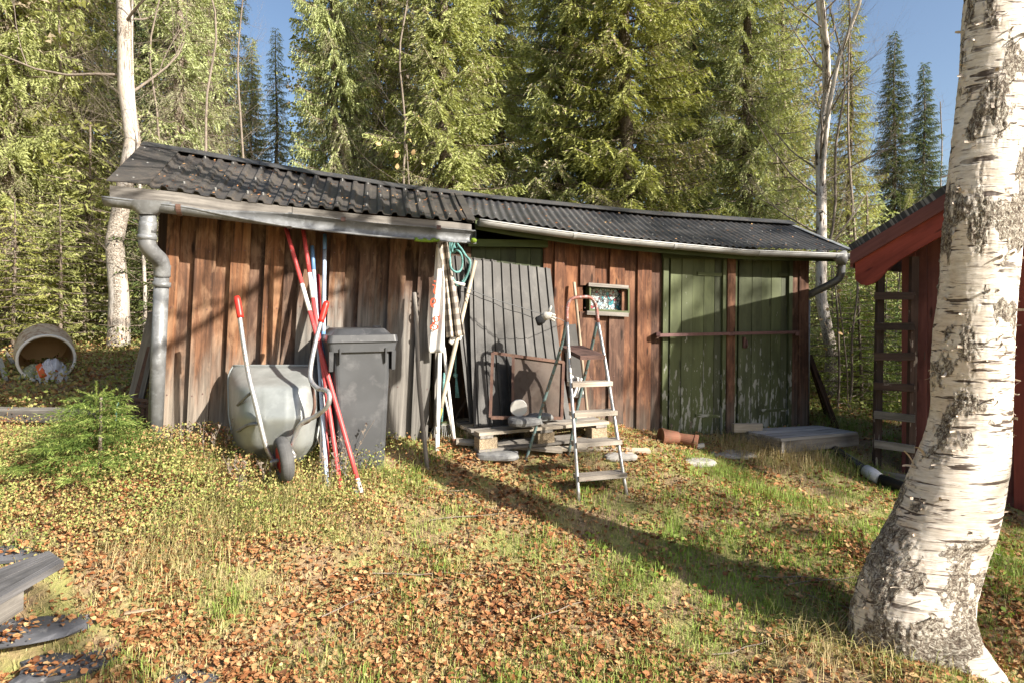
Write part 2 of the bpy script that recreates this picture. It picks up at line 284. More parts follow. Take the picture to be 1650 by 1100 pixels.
# ------------------------------------------------------------------ mesh + object helpers
OFF = {}
def setp(o, **k):
    for a, b in k.items():
        if b is not None: o[a] = b
def thing(name, label, cat, loc, group=None):
    o = bpy.data.objects.new(name, None); C.objects.link(o); o.location = loc; o.empty_display_size = .1
    setp(o, label=label, category=cat, group=group); OFF[o.name] = Vector(loc); return o
def mkobj(name, me, mat, parent=None, loc=None, label=None, cat=None, group=None, kind=None):
    o = bpy.data.objects.new(name, me); C.objects.link(o)
    if mat is not None and len(me.materials) == 0: me.materials.append(MT[mat] if isinstance(mat, str) else mat)
    if parent is not None: o.parent = parent; OFF[o.name] = OFF[parent.name]
    else: o.location = loc if loc is not None else (0, 0, 0); OFF[o.name] = Vector(o.location)
    setp(o, label=label, category=cat, group=group, kind=kind); return o
class MB:
    def __init__(s): s.v = []; s.f = []; s.t = []
    def add(s, vs, fs, ts=None):
        k = len(s.v); s.v += [tuple(v) for v in vs]; s.f += [tuple(i+k for i in f) for f in fs]; s.t += [tuple(t) for t in (ts or vs)]; return s
    def beam(s, a, b, wd, th, side=(1, 0, 0), taper=1.0):
        a = Vector(a); b = Vector(b); d = b-a; L = d.length; d.normalize(); sd = Vector(side); sd = (sd-d*sd.dot(d)).normalized(); up = d.cross(sd)
        vs = []; ts = []
        for q, (c, k) in enumerate(((a, 1), (b, taper))):
            for i, j in ((-1, -1), (1, -1), (1, 1), (-1, 1)):
                vs.append(c+sd*(i*wd/2*k)+up*(j*th/2*k)); ts.append((q*L, i*wd/2, j*th/2))
        return s.add(vs, [(0, 3, 2, 1), (4, 5, 6, 7), (0, 1, 5, 4), (1, 2, 6, 5), (2, 3, 7, 6), (3, 0, 4, 7)], ts)
    def hexa(s, b4, t4, L=None):   # two quads of four points (bottom, top), same order
        b4 = [Vector(x) for x in b4]; t4 = [Vector(x) for x in t4]; o = b4[0]; ax = (t4[0]-b4[0]); ln = ax.length; ex = (b4[1]-b4[0]).length; ey = (b4[3]-b4[0]).length
        ts = [(0, 0, 0), (0, ex, 0), (0, ex, ey), (0, 0, ey), (ln, 0, 0), (ln, ex, 0), (ln, ex, ey), (ln, 0, ey)]
        return s.add(b4+t4, [(0, 3, 2, 1), (4, 5, 6, 7), (0, 1, 5, 4), (1, 2, 6, 5), (2, 3, 7, 6), (3, 0, 4, 7)], ts)
    def tube(s, pts, r, n=8, cap=True, closed=False):
        pts = [Vector(p) for p in pts]; N = len(pts); rr = r if isinstance(r, (list, tuple)) else [r]*N
        d0 = (pts[1]-pts[0]).normalized(); ref = Vector((0, 0, 1)) if abs(d0.z) < .9 else Vector((1, 0, 0)); u = d0.cross(ref).normalized()
        vs = []; ts = []; L = 0
        for i, p in enumerate(pts):
            if closed: d = (pts[(i+1) % N]-pts[i-1]).normalized()
            else: d = ((pts[min(i+1, N-1)]-p).normalized()+(p-pts[max(i-1, 0)]).normalized()).normalized()
            u = (u-d*u.dot(d)).normalized(); v = d.cross(u)
            if i: L += (p-pts[i-1]).length
            for k in range(n):
                a = 2*PI*k/n; vs.append(p+(u*math.cos(a)+v*math.sin(a))*rr[i]); ts.append((L, math.cos(a)*rr[i], math.sin(a)*rr[i]))
        fs = []
        for i in range(N if closed else N-1):
            j = (i+1) % N
            for k in range(n): fs.append((i*n+k, i*n+(k+1) % n, j*n+(k+1) % n, j*n+k))
        if cap and not closed: fs.append(tuple(range(n))[::-1]); fs.append(tuple((N-1)*n+k for k in range(n)))
        return s.add(vs, fs, ts)
    def grid(s, fn, nu, nv, tex=None, th=0.0):
        vs = []; ts = []
        for j in range(nv+1):
            for i in range(nu+1):
                u, v = i/nu, j/nv; vs.append(Vector(fn(u, v))); ts.append(tex(u, v) if tex else fn(u, v))
        fs = [(j*(nu+1)+i, j*(nu+1)+i+1, (j+1)*(nu+1)+i+1, (j+1)*(nu+1)+i) for j in range(nv) for i in range(nu)]
        if th:
            n0 = len(vs); nr = []
            for j in range(nv+1):
                for i in range(nu+1):
                    a = vs[j*(nu+1)+min(i+1, nu)]-vs[j*(nu+1)+max(i-1, 0)]; b = vs[min(j+1, nv)*(nu+1)+i]-vs[max(j-1, 0)*(nu+1)+i]
                    c = a.cross(b); nr.append(c.normalized() if c.length > 1e-9 else Vector((0, 0, 1)))
            vs2 = [p-q*th for p, q in zip(vs, nr)]; f2 = [tuple(x+n0 for x in f[::-1]) for f in fs]
            rim = [(i, 0) for i in range(nu)]; W = nu+1; ed = []
            for i in range(nu): ed += [(i, i+1), (nv*W+i+1, nv*W+i)]
            for j in range(nv): ed += [((j+1)*W, j*W), (j*W+nu, (j+1)*W+nu)]
            fs = fs+f2+[(b, a, a+n0, b+n0) for a, b in ed]; vs = vs+vs2; ts = ts+ts
        return s.add(vs, fs, ts)
    def mesh(s, name, off=(0, 0, 0), smooth=False):
        me = bpy.data.meshes.new(name); o = Vector(off); me.from_pydata([tuple(Vector(v)-o) for v in s.v], [], s.f)
        a = me.attributes.new("tex", 'FLOAT_VECTOR', 'POINT'); a.data.foreach_set("vector", np.array(s.t, dtype=np.float32).ravel())
        if smooth: me.polygons.foreach_set("use_smooth", [True]*len(me.polygons))
        return me
    def build(s, name, mat, parent=None, loc=None, smooth=False, **k):
        off = OFF[parent.name] if parent is not None else Vector(loc if loc is not None else (0, 0, 0))
        return mkobj(name, s.mesh(name, off, smooth), mat, parent, None if parent is not None else off, **k)
def npmesh(name, V, F, attrs=None, smooth=False):
    V = np.ascontiguousarray(V, dtype=np.float32); F = np.ascontiguousarray(F, dtype=np.int32); me = bpy.data.meshes.new(name); k = F.shape[1]
    me.vertices.add(len(V)); me.vertices.foreach_set("co", V.ravel()); me.loops.add(F.size); me.loops.foreach_set("vertex_index", F.ravel())
    me.polygons.add(len(F)); me.polygons.foreach_set("loop_start", np.arange(0, F.size, k, dtype=np.int32))
    try: me.polygons.foreach_set("loop_total", np.full(len(F), k, dtype=np.int32))
    except Exception: pass
    for n_, a in (attrs or {}).items():
        a = np.asarray(a, dtype=np.float32)
        if a.ndim == 1: me.attributes.new(n_, 'FLOAT', 'POINT').data.foreach_set("value", a)
        else: me.attributes.new(n_, 'FLOAT_VECTOR', 'POINT').data.foreach_set("vector", a.ravel())
    if smooth: me.polygons.foreach_set("use_smooth", np.ones(len(F), dtype=bool))
    me.update(calc_edges=True); return me
def spline(pts, n=8):
    p = [Vector(x) for x in pts]; p = [p[0]*2-p[1]]+p+[p[-1]*2-p[-2]]; out = []
    for i in range(1, len(p)-2):
        for k in range(n):
            t = k/n; out.append(.5*((2*p[i])+(p[i+1]-p[i-1])*t+(2*p[i-1]-5*p[i]+4*p[i+1]-p[i+2])*t*t+(3*p[i]-p[i-1]-3*p[i+1]+p[i+2])*t**3))
    out.append(p[-2]); return out
class Wall:
    def __init__(s, o, deg): s.o = Vector((o[0], o[1], 0)); s.d = Vector((math.cos(math.radians(deg)), math.sin(math.radians(deg)), 0)); s.n = Vector((s.d.y, -s.d.x, 0))
    def t(s, px, off=0.0):
        k = (px-825)/FPX; o = s.o+s.n*off; return (k*o.y-o.x)/(s.d.x-k*s.d.y)
    def at(s, px, py, off=0.0):
        q = s.o+s.n*off+s.d*s.t(px, off); return P(px, py, q.y)
    def pt(s, t, z, off=0.0):
        q = s.o+s.n*off+s.d*t; return Vector((q.x, q.y, z))
    def z(s, px, py, off=0.0): return s.at(px, py, off).z
WL = Wall((-1.093, 4.65), 13); WR = Wall((1.40, 5.71), 18)
def PZ(px, py, z): return P(px, py, (EYE-z)/((py-HZ)/FPX))
I = lambda x, xs, ys: float(np.interp(x, xs, ys))
# ------------------------------------------------------------------ ground sheet
def axis(lo, hi, a, b, fine, coarse):
    r = list(np.arange(a, b, fine)); x = a; st = fine
    while x > lo: st = min(st*1.12, coarse); x -= st; r.insert(0, x)
    x = r[-1]; st = fine
    while x < hi: st = min(st*1.12, coarse); x += st; r.append(x)
    return np.array(r)
xs = axis(-220, 220, -3.6, 3.9, .03, 12); ys = axis(-60, 320, 2.0, 6.4, .03, 12)
XX, YY = np.meshgrid(xs, ys); ZZ = gz(XX, YY)
V = np.stack([XX, YY, ZZ], -1).reshape(-1, 3); nx = len(xs); idx = np.arange(len(V)).reshape(XX.shape)
F = np.stack([idx[:-1, :-1], idx[:-1, 1:], idx[1:, 1:], idx[1:, :-1]], -1).reshape(-1, 4)
mkobj('ground', npmesh('ground', V, F, smooth=True), 'soil', kind='structure')

# ------------------------------------------------------------------ shed
SHED = thing('wooden_shed', 'long low weathered brown board shed with black corrugated roof and green doors', 'shed', (0.2, 5.6, .5))
EL = Wall((-2.6, 4.0), 13); ER = Wall((3.35, 6.1), 18); RW = Wall((-2.925, 5.0), 17.8)
el_px = [175, 214, 296, 373, 447, 532, 587, 664, 742, 762]; el_py = [297, 300, 309, 321, 329, 338, 344, 350, 357, 360]
rd_px = [234, 315, 393, 500, 563, 633, 740, 800, 1047, 1269]; rd_py = [236, 249, 263, 281, 290, 302, 314, 321.5, 346, 361]
er_px = [730, 768, 820, 900, 960, 1025, 1195, 1369]; er_py = [339, 346, 356, 367, 376, 383, 398, 403.5]
ze = lambda px: EL.z(px, I(px, el_px, el_py)); zr = lambda px: ER.z(px, I(px, er_px, er_py)); zg = lambda px: RW.z(px, I(px, rd_px, rd_py))
def pxof(wall, t): q = wall.o+wall.d*t; return 825+FPX*q.x/q.y
def ptE(wall, zf, t): return wall.pt(t, zf(pxof(wall, t)))
def roof_sheet(u0, u1, left, prof, nper, nv, sag, sub, mat):
    """u in roof parameter 0..1; prof(fraction)->height"""
    if left: e0, e1 = EL.t(175), EL.t(764); r0, r1 = RW.t(234), RW.t(741)
    else: e0, e1 = ER.t(738), ER.t(1371); r0, r1 = RW.t(741), RW.t(1270)
    ew, ef = (EL, ze) if left else (ER, zr)
    nu = max(2, int(round((u1-u0)*nper*sub)))
    def fn(a, v):
        u = u0+(u1-u0)*a; A = ptE(ew, ef, e0+(e1-e0)*u); B = ptE(RW, zg, r0+(r1-r0)*u)
        nrm = (ew.d).cross(B-A).normalized(); h = prof((u*nper) % 1.0)
        p = A.lerp(B, v); k = sag*(vnoise(np.array([u*(7 if left else 40), v*1.1, 1.3]))-.5)
        return p+nrm*(h+k-(.012*math.sin(PI*v)))
    mb = MB().grid(fn, nu, nv, th=.004); return mb.build('roof_sheet', mat, SHED)
trap = lambda f: .022*(1.0 if .10 < f < .38 else (f/.10 if f <= .10 else max(0, 1-(f-.38)/.12)))
sine = lambda f: .008*math.sin(2*PI*f)
cuts = [.088, .40, .72, 1.0]
for a, b in zip(cuts[:-1], cuts[1:]): roof_sheet(a, min(1, b+.004), True, trap, 24.0, 4, .022, 10, 'roof_left')
for k in range(5): roof_sheet(k/5, (k+1)/5+.002, False, sine, 54.0, 5, .006, 8, 'roof_right')
def flat(name, u0, u1, left, lift, mat, v0=-.01, v1=1.0, th=.006):
    e0, e1 = (EL.t(175), EL.t(764)) if left else (ER.t(738), ER.t(1371)); r0, r1 = (RW.t(234), RW.t(741)) if left else (RW.t(741), RW.t(1270)); ew, ef = (EL, ze) if left else (ER, zr)
    def fn(a, v):
        u = u0+(u1-u0)*a; v = v0+(v1-v0)*v; A = ptE(ew, ef, e0+(e1-e0)*u); B = ptE(RW, zg, r0+(r1-r0)*u); nrm = ew.d.cross(B-A).normalized(); return A.lerp(B, v)+nrm*lift
    return MB().grid(fn, 2, 8, th=th).build(name, mat, SHED)
flat('verge_flashing', -.004, .10, True, .027, 'roof_left'); flat('verge_flashing', .978, 1.004, True, .027, 'roof_left'); flat('verge_flashing', .988, 1.004, False, .014, 'zinc_dark')
# roof nails
rn = MB()
for left, n_, vv in ((True, 15, (.12, .5, .86)), (False, 26, (.12, .55))):
    for i in range(n_):
        for v in vv:
            e0, e1 = (EL.t(175), EL.t(764)) if left else (ER.t(738), ER.t(1371)); r0, r1 = (RW.t(234), RW.t(741)) if left else (RW.t(741), RW.t(1270)); ew, ef = (EL, ze) if left else (ER, zr)
            u = ((i*1.6//1+.25)/24 if left else (i*2+.25)/54); A = ptE(ew, ef, e0+(e1-e0)*u); B = ptE(RW, zg, r0+(r1-r0)*u); nrm = ew.d.cross(B-A).normalized(); p = A.lerp(B, v+rnd.uniform(-.03, .03))
            if rnd.random() < .8: rn.tube([p+nrm*.012, p+nrm*(.030 if left else .018)], .007, 6)
rn.build('roof_nails', 'zinc_light', SHED, kind='stuff')
# ridge caps, back slope
def ridge_seg(p0, p1):
    def fn(a, v):
        px = p0+(p1-p0)*a; q = ptE(RW, zg, RW.t(px)); s = (v-.5)*2; return q+RW.n*(s*.11)+Vector((0, 0, .035-.055*abs(s)))
    return MB().grid(fn, 14, 4, th=.005).build('ridge_cap', 'roof_right', SHED, smooth=False)
for a, b in ((231, 420), (418, 640), (637, 860), (857, 1060), (1058, 1273)): ridge_seg(a, b)
def back(u, v):
    q = ptE(RW, zg, RW.t(234)+(RW.t(1270)-RW.t(234))*u); return q-RW.n*(v*1.15)+Vector((0, 0, -.5*v-.004))
MB().grid(back, 30, 3, th=.01).build('back_roof', 'roof_right', SHED)
# fascias under the sheets
def eave_beam(name, wall, zf, p0, p1, dz, h, fwd, th, mat, n=10):
    def f(u, s, q):
        px = p0+(p1-p0)*u; t = wall.t(px); return wall.pt(t, zf(px)+dz+(h/2)*s, fwd+q*th/2)
    mb = MB(); L = (wall.t(p1)-wall.t(p0))
    for i in range(n):
        a, b = i/n, (i+1)/n
        vs = [f(a, -1, 1), f(a, 1, 1), f(a, 1, -1), f(a, -1, -1)]; vt = [f(b, -1, 1), f(b, 1, 1), f(b, 1, -1), f(b, -1, -1)]
        ts = [(L*x, y, z) for x in (a, b) for y, z in ((0, 0), (h, 0), (h, th), (0, th))]; mb.add(vs+vt, [(0, 1, 5, 4), (1, 2, 6, 5), (2, 3, 7, 6), (3, 0, 4, 7)]+([(0, 3, 2, 1)] if i == 0 else [])+([(4, 5, 6, 7)] if i == n-1 else []), ts)
    return mb.build(name, mat, SHED)
eave_beam('fascia', EL, ze, 176, 470, -.058, .10, -.02, .025, 'wood_grey'); eave_beam('fascia', EL, ze, 471, 760, -.056, .095, -.02, .025, 'wood_grey')
eave_beam('fascia', ER, zr, 768, 1366, -.065, .09, -.05, .025, 'paint_green_dark')
# gutters
def gutter(wall, zc, p0, p1, r, fwd, rot, mat, nm='gutter'):
    def fn(u, v):
        px = p0+(p1-p0)*u; a = math.radians(180-rot(u)+180*v); c = wall.pt(wall.t(px), zc(px), fwd); return c+wall.n*(math.cos(a)*r)+Vector((0, 0, math.sin(a)*r))
    g = MB().grid(fn, 40, 10, th=-.004).build(nm, mat, SHED, smooth=True)
    for u in (0.0, 1.0):
        px = p0+(p1-p0)*u; c = wall.pt(wall.t(px), zc(px), fwd); ring = [c+wall.n*(math.cos(math.radians(180-rot(u)+180*k/10))*r)+Vector((0, 0, math.sin(math.radians(180-rot(u)+180*k/10))*r)) for k in range(11)]
        MB().add(ring+[x+wall.d*.006 for x in ring], [tuple(range(11)), tuple(range(21, 10, -1))]).build('gutter_end', mat, SHED)
    bead = MB().tube([fn(k/30, 1)+Vector((0, 0, 0)) for k in range(31)], .008, 6).build('gutter_lip', mat, SHED, smooth=True)
    return g
gc_py = lambda px: I(px, [175, 300, 450, 600, 765], [320, 335, 353, 370, 382])
gutter(EL, lambda px: EL.z(px, gc_py(px), .045), 174, 765, .048, .045, lambda u: 75*min(1, max(0, (u-.22)/.3)), 'zinc')
g2_py = lambda px: I(px, [768, 900, 1000, 1195, 1378], [355, 374, 386, 404, 411])
gutter(ER, lambda px: ER.z(px, g2_py(px), .03), 769, 1378, .042, .03, lambda u: 0, 'zinc_light')
def bracket(wall, px, py, r, fwd, mat, rot=0):
    c = wall.at(px, py, fwd); pts = [c+wall.n*(math.cos(math.radians(170-rot+200*k/12))*(r+.004))+Vector((0, 0, math.sin(math.radians(170-rot+200*k/12))*(r+.004))) for k in range(13)]
    MB().grid(lambda u, v: pts[int(round(v*12))]+wall.d*((u-.5)*.03), 1, 12, th=-.003).build('gutter_bracket', mat, SHED)
bracket(EL, 291, 334, .052, .045, 'iron_rust'); bracket(EL, 467, 355, .052, .045, 'zinc', 60)
for px in (553, 707): MB().beam(EL.at(px, gc_py(px)-14, .02), EL.at(px, gc_py(px)-8, .05), .03, .006, EL.d).build('gutter_bracket', 'iron_rust', SHED)
for px in (924, 1085, 1221, 1345): bracket(ER, px, g2_py(px), .042, .03, 'zinc_light')
MB().grid(lambda u, v: EL.at(668+u*40, 387+math.sin(u*3)*1.5-5*v*abs(math.sin(u*9+1)), .09-.03*v), 10, 4, th=.012).build('moss_cushion', 'moss', SHED, kind='stuff', smooth=True)
mb = MB(); c = EL.at(763, 388, .09)
mb.grid(lambda u, v: c+Vector((math.cos(u*2*PI)*math.sin(v*PI), math.sin(u*2*PI)*math.sin(v*PI), math.cos(v*PI)*.8))*.024, 10, 6).build('moss_cushion', 'moss', SHED, kind='stuff', smooth=True)
# left downpipe (child of the shed)
A0 = P(245, 330, 4.03)
def fun(u, v):
    a = u*2*PI; e = lambda t: math.copysign(abs(t)**.7, t); w_ = I(v, [0, .35, 1], [.125, .125, .05]); c = P(238+4*(1-v), 325+22*v, 4.0+.02*v); return c+EL.d*(e(math.cos(a))*w_)+EL.n*(math.sin(a)*.053)
DP = MB().grid(fun, 24, 6); DP.build('gutter_outlet', 'zinc', SHED, smooth=True)
MB().tube([P(239, 344, 4.03), P(238.5, 376, 4.03)], .049, 14).build('downpipe', 'zinc', SHED, smooth=True)
MB().tube(spline([P(238.5, 358, 4.03), P(237, 386, 4.03), P(239, 398, 4.04), P(247, 409, 4.09), P(258, 420, 4.16), P(261, 432, 4.19), P(261, 446, 4.2)], 4), .052, 14).build('pipe_bend', 'zinc', SHED, smooth=True)
MB().tube([P(261, 440, 4.2), P(249.5, 708, 4.2)], .047, 14).build('downpipe', 'zinc', SHED, smooth=True)
for y in (430, 458, 382): MB().tube([P({382: 237.5}.get(y, 261), y-3, {382: 4.03}.get(y, 4.2)), P({382: 237.5}.get(y, 260.5), y+5, {382: 4.03}.get(y, 4.2))], .056, 14).build('pipe_clamp', 'zinc', SHED, smooth=True)
# right downpipe
q0 = ER.at(1362, 414, .03)
MB().tube([ER.at(1352, 411, .03), ER.at(1357, 420, .03), ER.at(1356, 426, .03)], [.075, .055, .04], 12).build('gutter_outlet', 'zinc_light', SHED, smooth=True)
MB().tube(spline([P(1356, 420, 6.08), P(1355.5, 436, 6.08), P(1353, 447, 6.1), P(1340, 457, 6.14), P(1300, 477, 6.3), P(1291, 484, 6.34)], 4), .036, 12).build('downpipe', 'zinc', SHED, smooth=True)
MB().tube([P(1301, 484, 6.26), P(1299, 690, 6.26)], .028, 10).build('downpipe', 'zinc_dark', SHED, smooth=True)

# left boards
LN = .045
def lboard(wall, pa, pb, py, ztop, zbot, off, th, mat, lean, name='board'):
    zref = EYE-(py-HZ)/FPX*(wall.o+wall.d*wall.t(pa)).y
    ta, tb = wall.t(pa, off), wall.t(pb, off); j = rnd.uniform(-.004, .004)
    def q(t, z, o): return wall.pt(t+(z-zref)*lean, z, o)
    b4 = [q(ta, zbot+j, off), q(tb, zbot-j, off), q(tb, zbot-j, off-th), q(ta, zbot+j, off-th)]; t4 = [q(ta, ztop, off+j), q(tb, ztop, off+j*.4), q(tb, ztop, off-th), q(ta, ztop, off-th)]
    return MB().hexa(b4, t4).build(name, mat, SHED)
edges = [265, 286, 312, 346, 370, 401, 425, 457, 480, 506, 530, 556, 578, 605, 626, 654, 673, 701]
for i, (a, b) in enumerate(zip(edges[:-1], edges[1:])):
    proud = i in (0,) or (i % 2 == 0); mid = (a+b)/2
    mat = 'wood_brown' if mid < 478 else 'wood_brown_grey'
    zb = WL.z(mid, I(mid, [265, 500, 700], [735, 745, 750])); top = ze(min(max(mid, 180), 760))+.03
    if proud: lboard(WL, a+1, b, 440, top, zb+rnd.uniform(-.01, .02), .055, .026, mat, LN)
    else: lboard(WL, a-5, b+5, 440, top, zb+rnd.uniform(-.01, .02), .012, .022, mat, LN)
MB().beam(WL.pt(WL.t(701), .55, .02)+Vector((0, 0, 0)), WL.pt(WL.t(701), 2.2, .02)+WL.d*.03, .03, .05, WL.d).build('corner_post', 'wood_grey', SHED)
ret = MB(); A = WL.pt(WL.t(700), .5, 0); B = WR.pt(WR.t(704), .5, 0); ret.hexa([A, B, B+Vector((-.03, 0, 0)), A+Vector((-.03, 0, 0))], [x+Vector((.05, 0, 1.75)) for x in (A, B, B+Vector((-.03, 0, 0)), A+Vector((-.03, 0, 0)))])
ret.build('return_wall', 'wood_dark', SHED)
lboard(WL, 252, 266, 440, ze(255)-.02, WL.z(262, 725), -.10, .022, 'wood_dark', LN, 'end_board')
# right boards
ed = [701, 722, 745, 757]
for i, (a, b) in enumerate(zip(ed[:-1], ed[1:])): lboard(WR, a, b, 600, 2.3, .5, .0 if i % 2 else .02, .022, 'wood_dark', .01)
ed = [878, 892, 908, 933.6, 957, 981, 1005, 1026.5, 1048.6, 1067]
ztr = lambda px: zr(px)-.02
WY0, WY1 = 458, 504
for i, (a, b) in enumerate(zip(ed[:-1], ed[1:])):
    proud = i % 2 == 1; mid = (a+b)/2; zb = WR.z(mid, I(mid, [878, 1070], [700, 698])); off = .04 if proud else .015; e = 0 if proud else 4
    if b > 950 and a < 1003:   # window opening cuts these boards
        lboard(WR, a-e, b+e, 600, ztr(mid), WR.z(mid, WY0+2), off, .022, 'wood_brown_right', .012); lboard(WR, a-e, b+e, 600, WR.z(mid, WY1-2), zb, off, .022, 'wood_brown_right', .012)
    else: lboard(WR, a-e, b+e, 600, ztr(mid), zb, off, .022, 'wood_brown_right', .012)
for a, b, o in ((1276, 1287, .03), (1287, 1302, .045)): lboard(WR, a, b, 600, zr(b)-.02, WR.z(b, 684), o, .03, 'wood_brown_right', .012)
lboard(WR, 1171.5, 1184, 600, ztr(1178), WR.z(1178, 699), .06, .06, 'wood_brown_right', .012, 'door_post')
nl = MB()
for wl_, eds, p_ in ((WL, edges, 0), (WR, [878, 892, 908, 933.6, 957, 981, 1005, 1026.5, 1048.6, 1067], 1)):
    for i, (a, b) in enumerate(zip(eds[:-1], eds[1:])):
        if i % 2 != p_: continue
        for z_ in (1.02, 1.62, 2.02):
            for f_ in (.25, .75):
                t_ = wl_.t(a+(b-a)*f_)+(z_-1.7)*(LN if p_ == 0 else .012); o_ = .056 if p_ == 0 else .041; q_ = wl_.pt(t_, z_+rnd.uniform(-.015, .015), o_); nl.tube([q_-wl_.n*.002, q_+wl_.n*.0025], .0045, 6)
nl.build('nail_heads', 'iron_bar', SHED, kind='stuff')
# window
WN = MB().beam(WR.at(948, 458.5, .055), WR.at(1012, 463, .055), .03, .02, (0, 0, 1)).build('window', 'wood_grey', SHED)
def wp(nm, a, b, w_, th, mat, side=(0, 0, 1)): return MB().beam(a, b, w_, th, side).build(nm, mat, WN)
wp('sill', WR.at(945, 504, .06), WR.at(1012, 507.5, .06), .035, .03, 'wood_grey')
for nm, a, b, s_ in (('frame', (947.5, 462), (947.5, 503), WR.d), ('frame', (1009.5, 465), (1009.5, 505), WR.d)): wp(nm, WR.at(*a, .0), WR.at(*b, .0), .012, .09, 'paint_green', s_)
wp('frame', WR.at(948, 463, .0), WR.at(1009, 466, .0), .012, .09, 'paint_green_dark'); wp('frame', WR.at(948, 501, .0), WR.at(1009, 503, .0), .02, .09, 'paint_green')
wp('inner_frame', WR.at(1002.5, 465, -.03), WR.at(1002.5, 502, -.03), .014, .02, 'paint_green', WR.d); wp('inner_frame', WR.at(949, 499, -.03), WR.at(1002, 501, -.03), .014, .02, 'paint_green')
c4 = [WR.at(946, 503, -.04), WR.at(1008, 505, -.04), WR.at(1008, 464, -.04), WR.at(946, 462, -.04)]
pn = MB(); pn.add(c4+[p-WR.n*.006 for p in c4], [(0, 1, 2, 3), (7, 6, 5, 4), (0, 4, 5, 1), (1, 5, 6, 2), (2, 6, 7, 3), (3, 7, 4, 0)], [((p-c4[0]).dot(WR.d), 0, p.z) for p in c4]*2)
pn.build('pane', 'stained_glass', WN)
# green doors
def door(pxs, tops, bots, mat, hinges, off=.02, lean=.014, trims=()):
    n_ = len(pxs)-1; D = None
    zt = lambda px: WR.z(px, I(px, [pxs[0], pxs[-1]], tops)); zb = lambda px: WR.z(px, I(px, [pxs[0], pxs[-1]], bots))
    a0, a1 = WR.t(pxs[0]), WR.t(pxs[-1]); D = MB().hexa([WR.pt(a0-.01, zb(pxs[0]), off-.024), WR.pt(a1+.01, zb(pxs[-1]), off-.024), WR.pt(a1+.01, zb(pxs[-1]), off-.05), WR.pt(a0-.01, zb(pxs[0]), off-.05)],
        [WR.pt(a0+.01, zt(pxs[0]), off-.024), WR.pt(a1+.02, zt(pxs[-1]), off-.024), WR.pt(a1+.02, zt(pxs[-1]), off-.05), WR.pt(a0+.01, zt(pxs[0]), off-.05)]).build('door', 'paint_green_dark', SHED)
    for a, b in zip(pxs[:-1], pxs[1:]):
        g = .35; zm = WR.z((a+b)/2, 600)
        q = lambda px, z, o: WR.pt(WR.t(px)+(z-zm)*lean, z, o)
        za, zb_, zc_, zd = zb(a)+rnd.uniform(-.008, .004), zb(b), zt(a), zt(b); o2 = off+rnd.uniform(-.003, .003)
        MB().hexa([q(a+g, za, o2), q(b-g, zb_, o2), q(b-g, zb_, o2-.022), q(a+g, za, o2-.022)], [q(a+g, zc_, o2), q(b-g, zd, o2), q(b-g, zd, o2-.022), q(a+g, zc_, o2-.022)]).build('plank', mat, D)
    for (x0, y0, x1, y1) in hinges:
        MB().beam(WR.at(x0, y0, off+.008), WR.at(x1, y1, off+.008), .03, .008, (0, 0, 1), .9).build('hinge', mat, D)
    return D
door([1077, 1095, 1112.6, 1131, 1148, 1163], (416, 418.5), (696, 697), 'paint_green', [(1124, 441, 1167, 443), (1121, 669, 1160, 670)])
D2 = door([1187, 1208, 1224, 1239, 1255, 1270], (420, 419.5), (690, 685), 'paint_green', [(1254, 443, 1273, 443), (1227, 661, 1272, 659)])
MB().beam(WR.at(1199, 543, .03), WR.at(1199, 560, .03), .025, .02, WR.d).build('lock', 'iron_bar', D2)
MB().tube([WR.at(1203, 548, .03), WR.at(1204, 556, .07), WR.at(1202, 560, .03)], .008, 6).build('handle', 'iron_bar', D2)
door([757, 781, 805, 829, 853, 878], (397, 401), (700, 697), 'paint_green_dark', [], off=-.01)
def strip(nm, pa, pb, y0, y1, off, mat):
    lboard(WR, pa, pb, 600, WR.z(pa, y0), WR.z(pa, y1), off, .03, mat, .012, nm)
strip('door_frame', 1067.5, 1076, 412, 698, .045, 'paint_green'); strip('door_frame', 1164, 1171, 414, 697, .045, 'paint_green'); strip('door_frame', 1184, 1186.5, 415, 690, .03, 'paint_green'); strip('door_frame', 1270.5, 1276, 416, 686, .045, 'paint_green')
for a, b, y0, y1, m_ in ((1067, 1171, 406, 415, 'paint_green_dark'), (1184, 1276, 409, 418, 'paint_green_dark'), (754, 882, 386, 397, 'paint_green_dark')):
    MB().beam(WR.at(a, (y0+y1)/2, .05), WR.at(b, (y0+y1)/2+2, .05), .06, .03, (0, 0, 1)).build('lintel', m_, SHED)
MB().beam(WR.at(1059, 540, .10), WR.at(1287, 535, .10), .028, .03, (0, 0, 1)).build('lock_bar', 'iron_bar', SHED)
for px in (1061, 1178, 1285): MB().beam(WR.at(px, 538, .03), WR.at(px, 538, .12), .035, .035, (0, 0, 1)).build('bar_bracket', 'iron_bar', SHED)
# hidden sides keep the shed solid
mb = MB()
def panel(nm, a, b, z0, z1a, z1b, mat='wood_dark'):
    a = Vector((a.x, a.y, 0)); b = Vector((b.x, b.y, 0)); n_ = Vector((b.y-a.y, a.x-b.x, 0)).normalized()*.03; Z = lambda z: Vector((0, 0, z))
    MB().hexa([a+Z(z0), b+Z(z0), b+n_+Z(z0), a+n_+Z(z0)], [a+Z(z1a), b+Z(z1b), b+n_+Z(z1b), a+n_+Z(z1a)]).build(nm, mat, SHED)
cl = WL.pt(WL.t(268), 0, 0); cr = WR.pt(WR.t(1299), 0, 0); bl = cl-WL.n*1.7; br = cr-WR.n*1.55
panel('end_wall', cl, bl, .3, 2.3, 2.3); panel('end_wall', cr, br, .2, 2.0, 2.0); panel('back_wall', bl, br, .3, 2.45, 2.1)
MB().beam(WR.at(757, 705, -.04), WR.at(1300, 694, -.04), .12, .06, (0, 0, 1)).build('foundation', 'concrete', SHED)
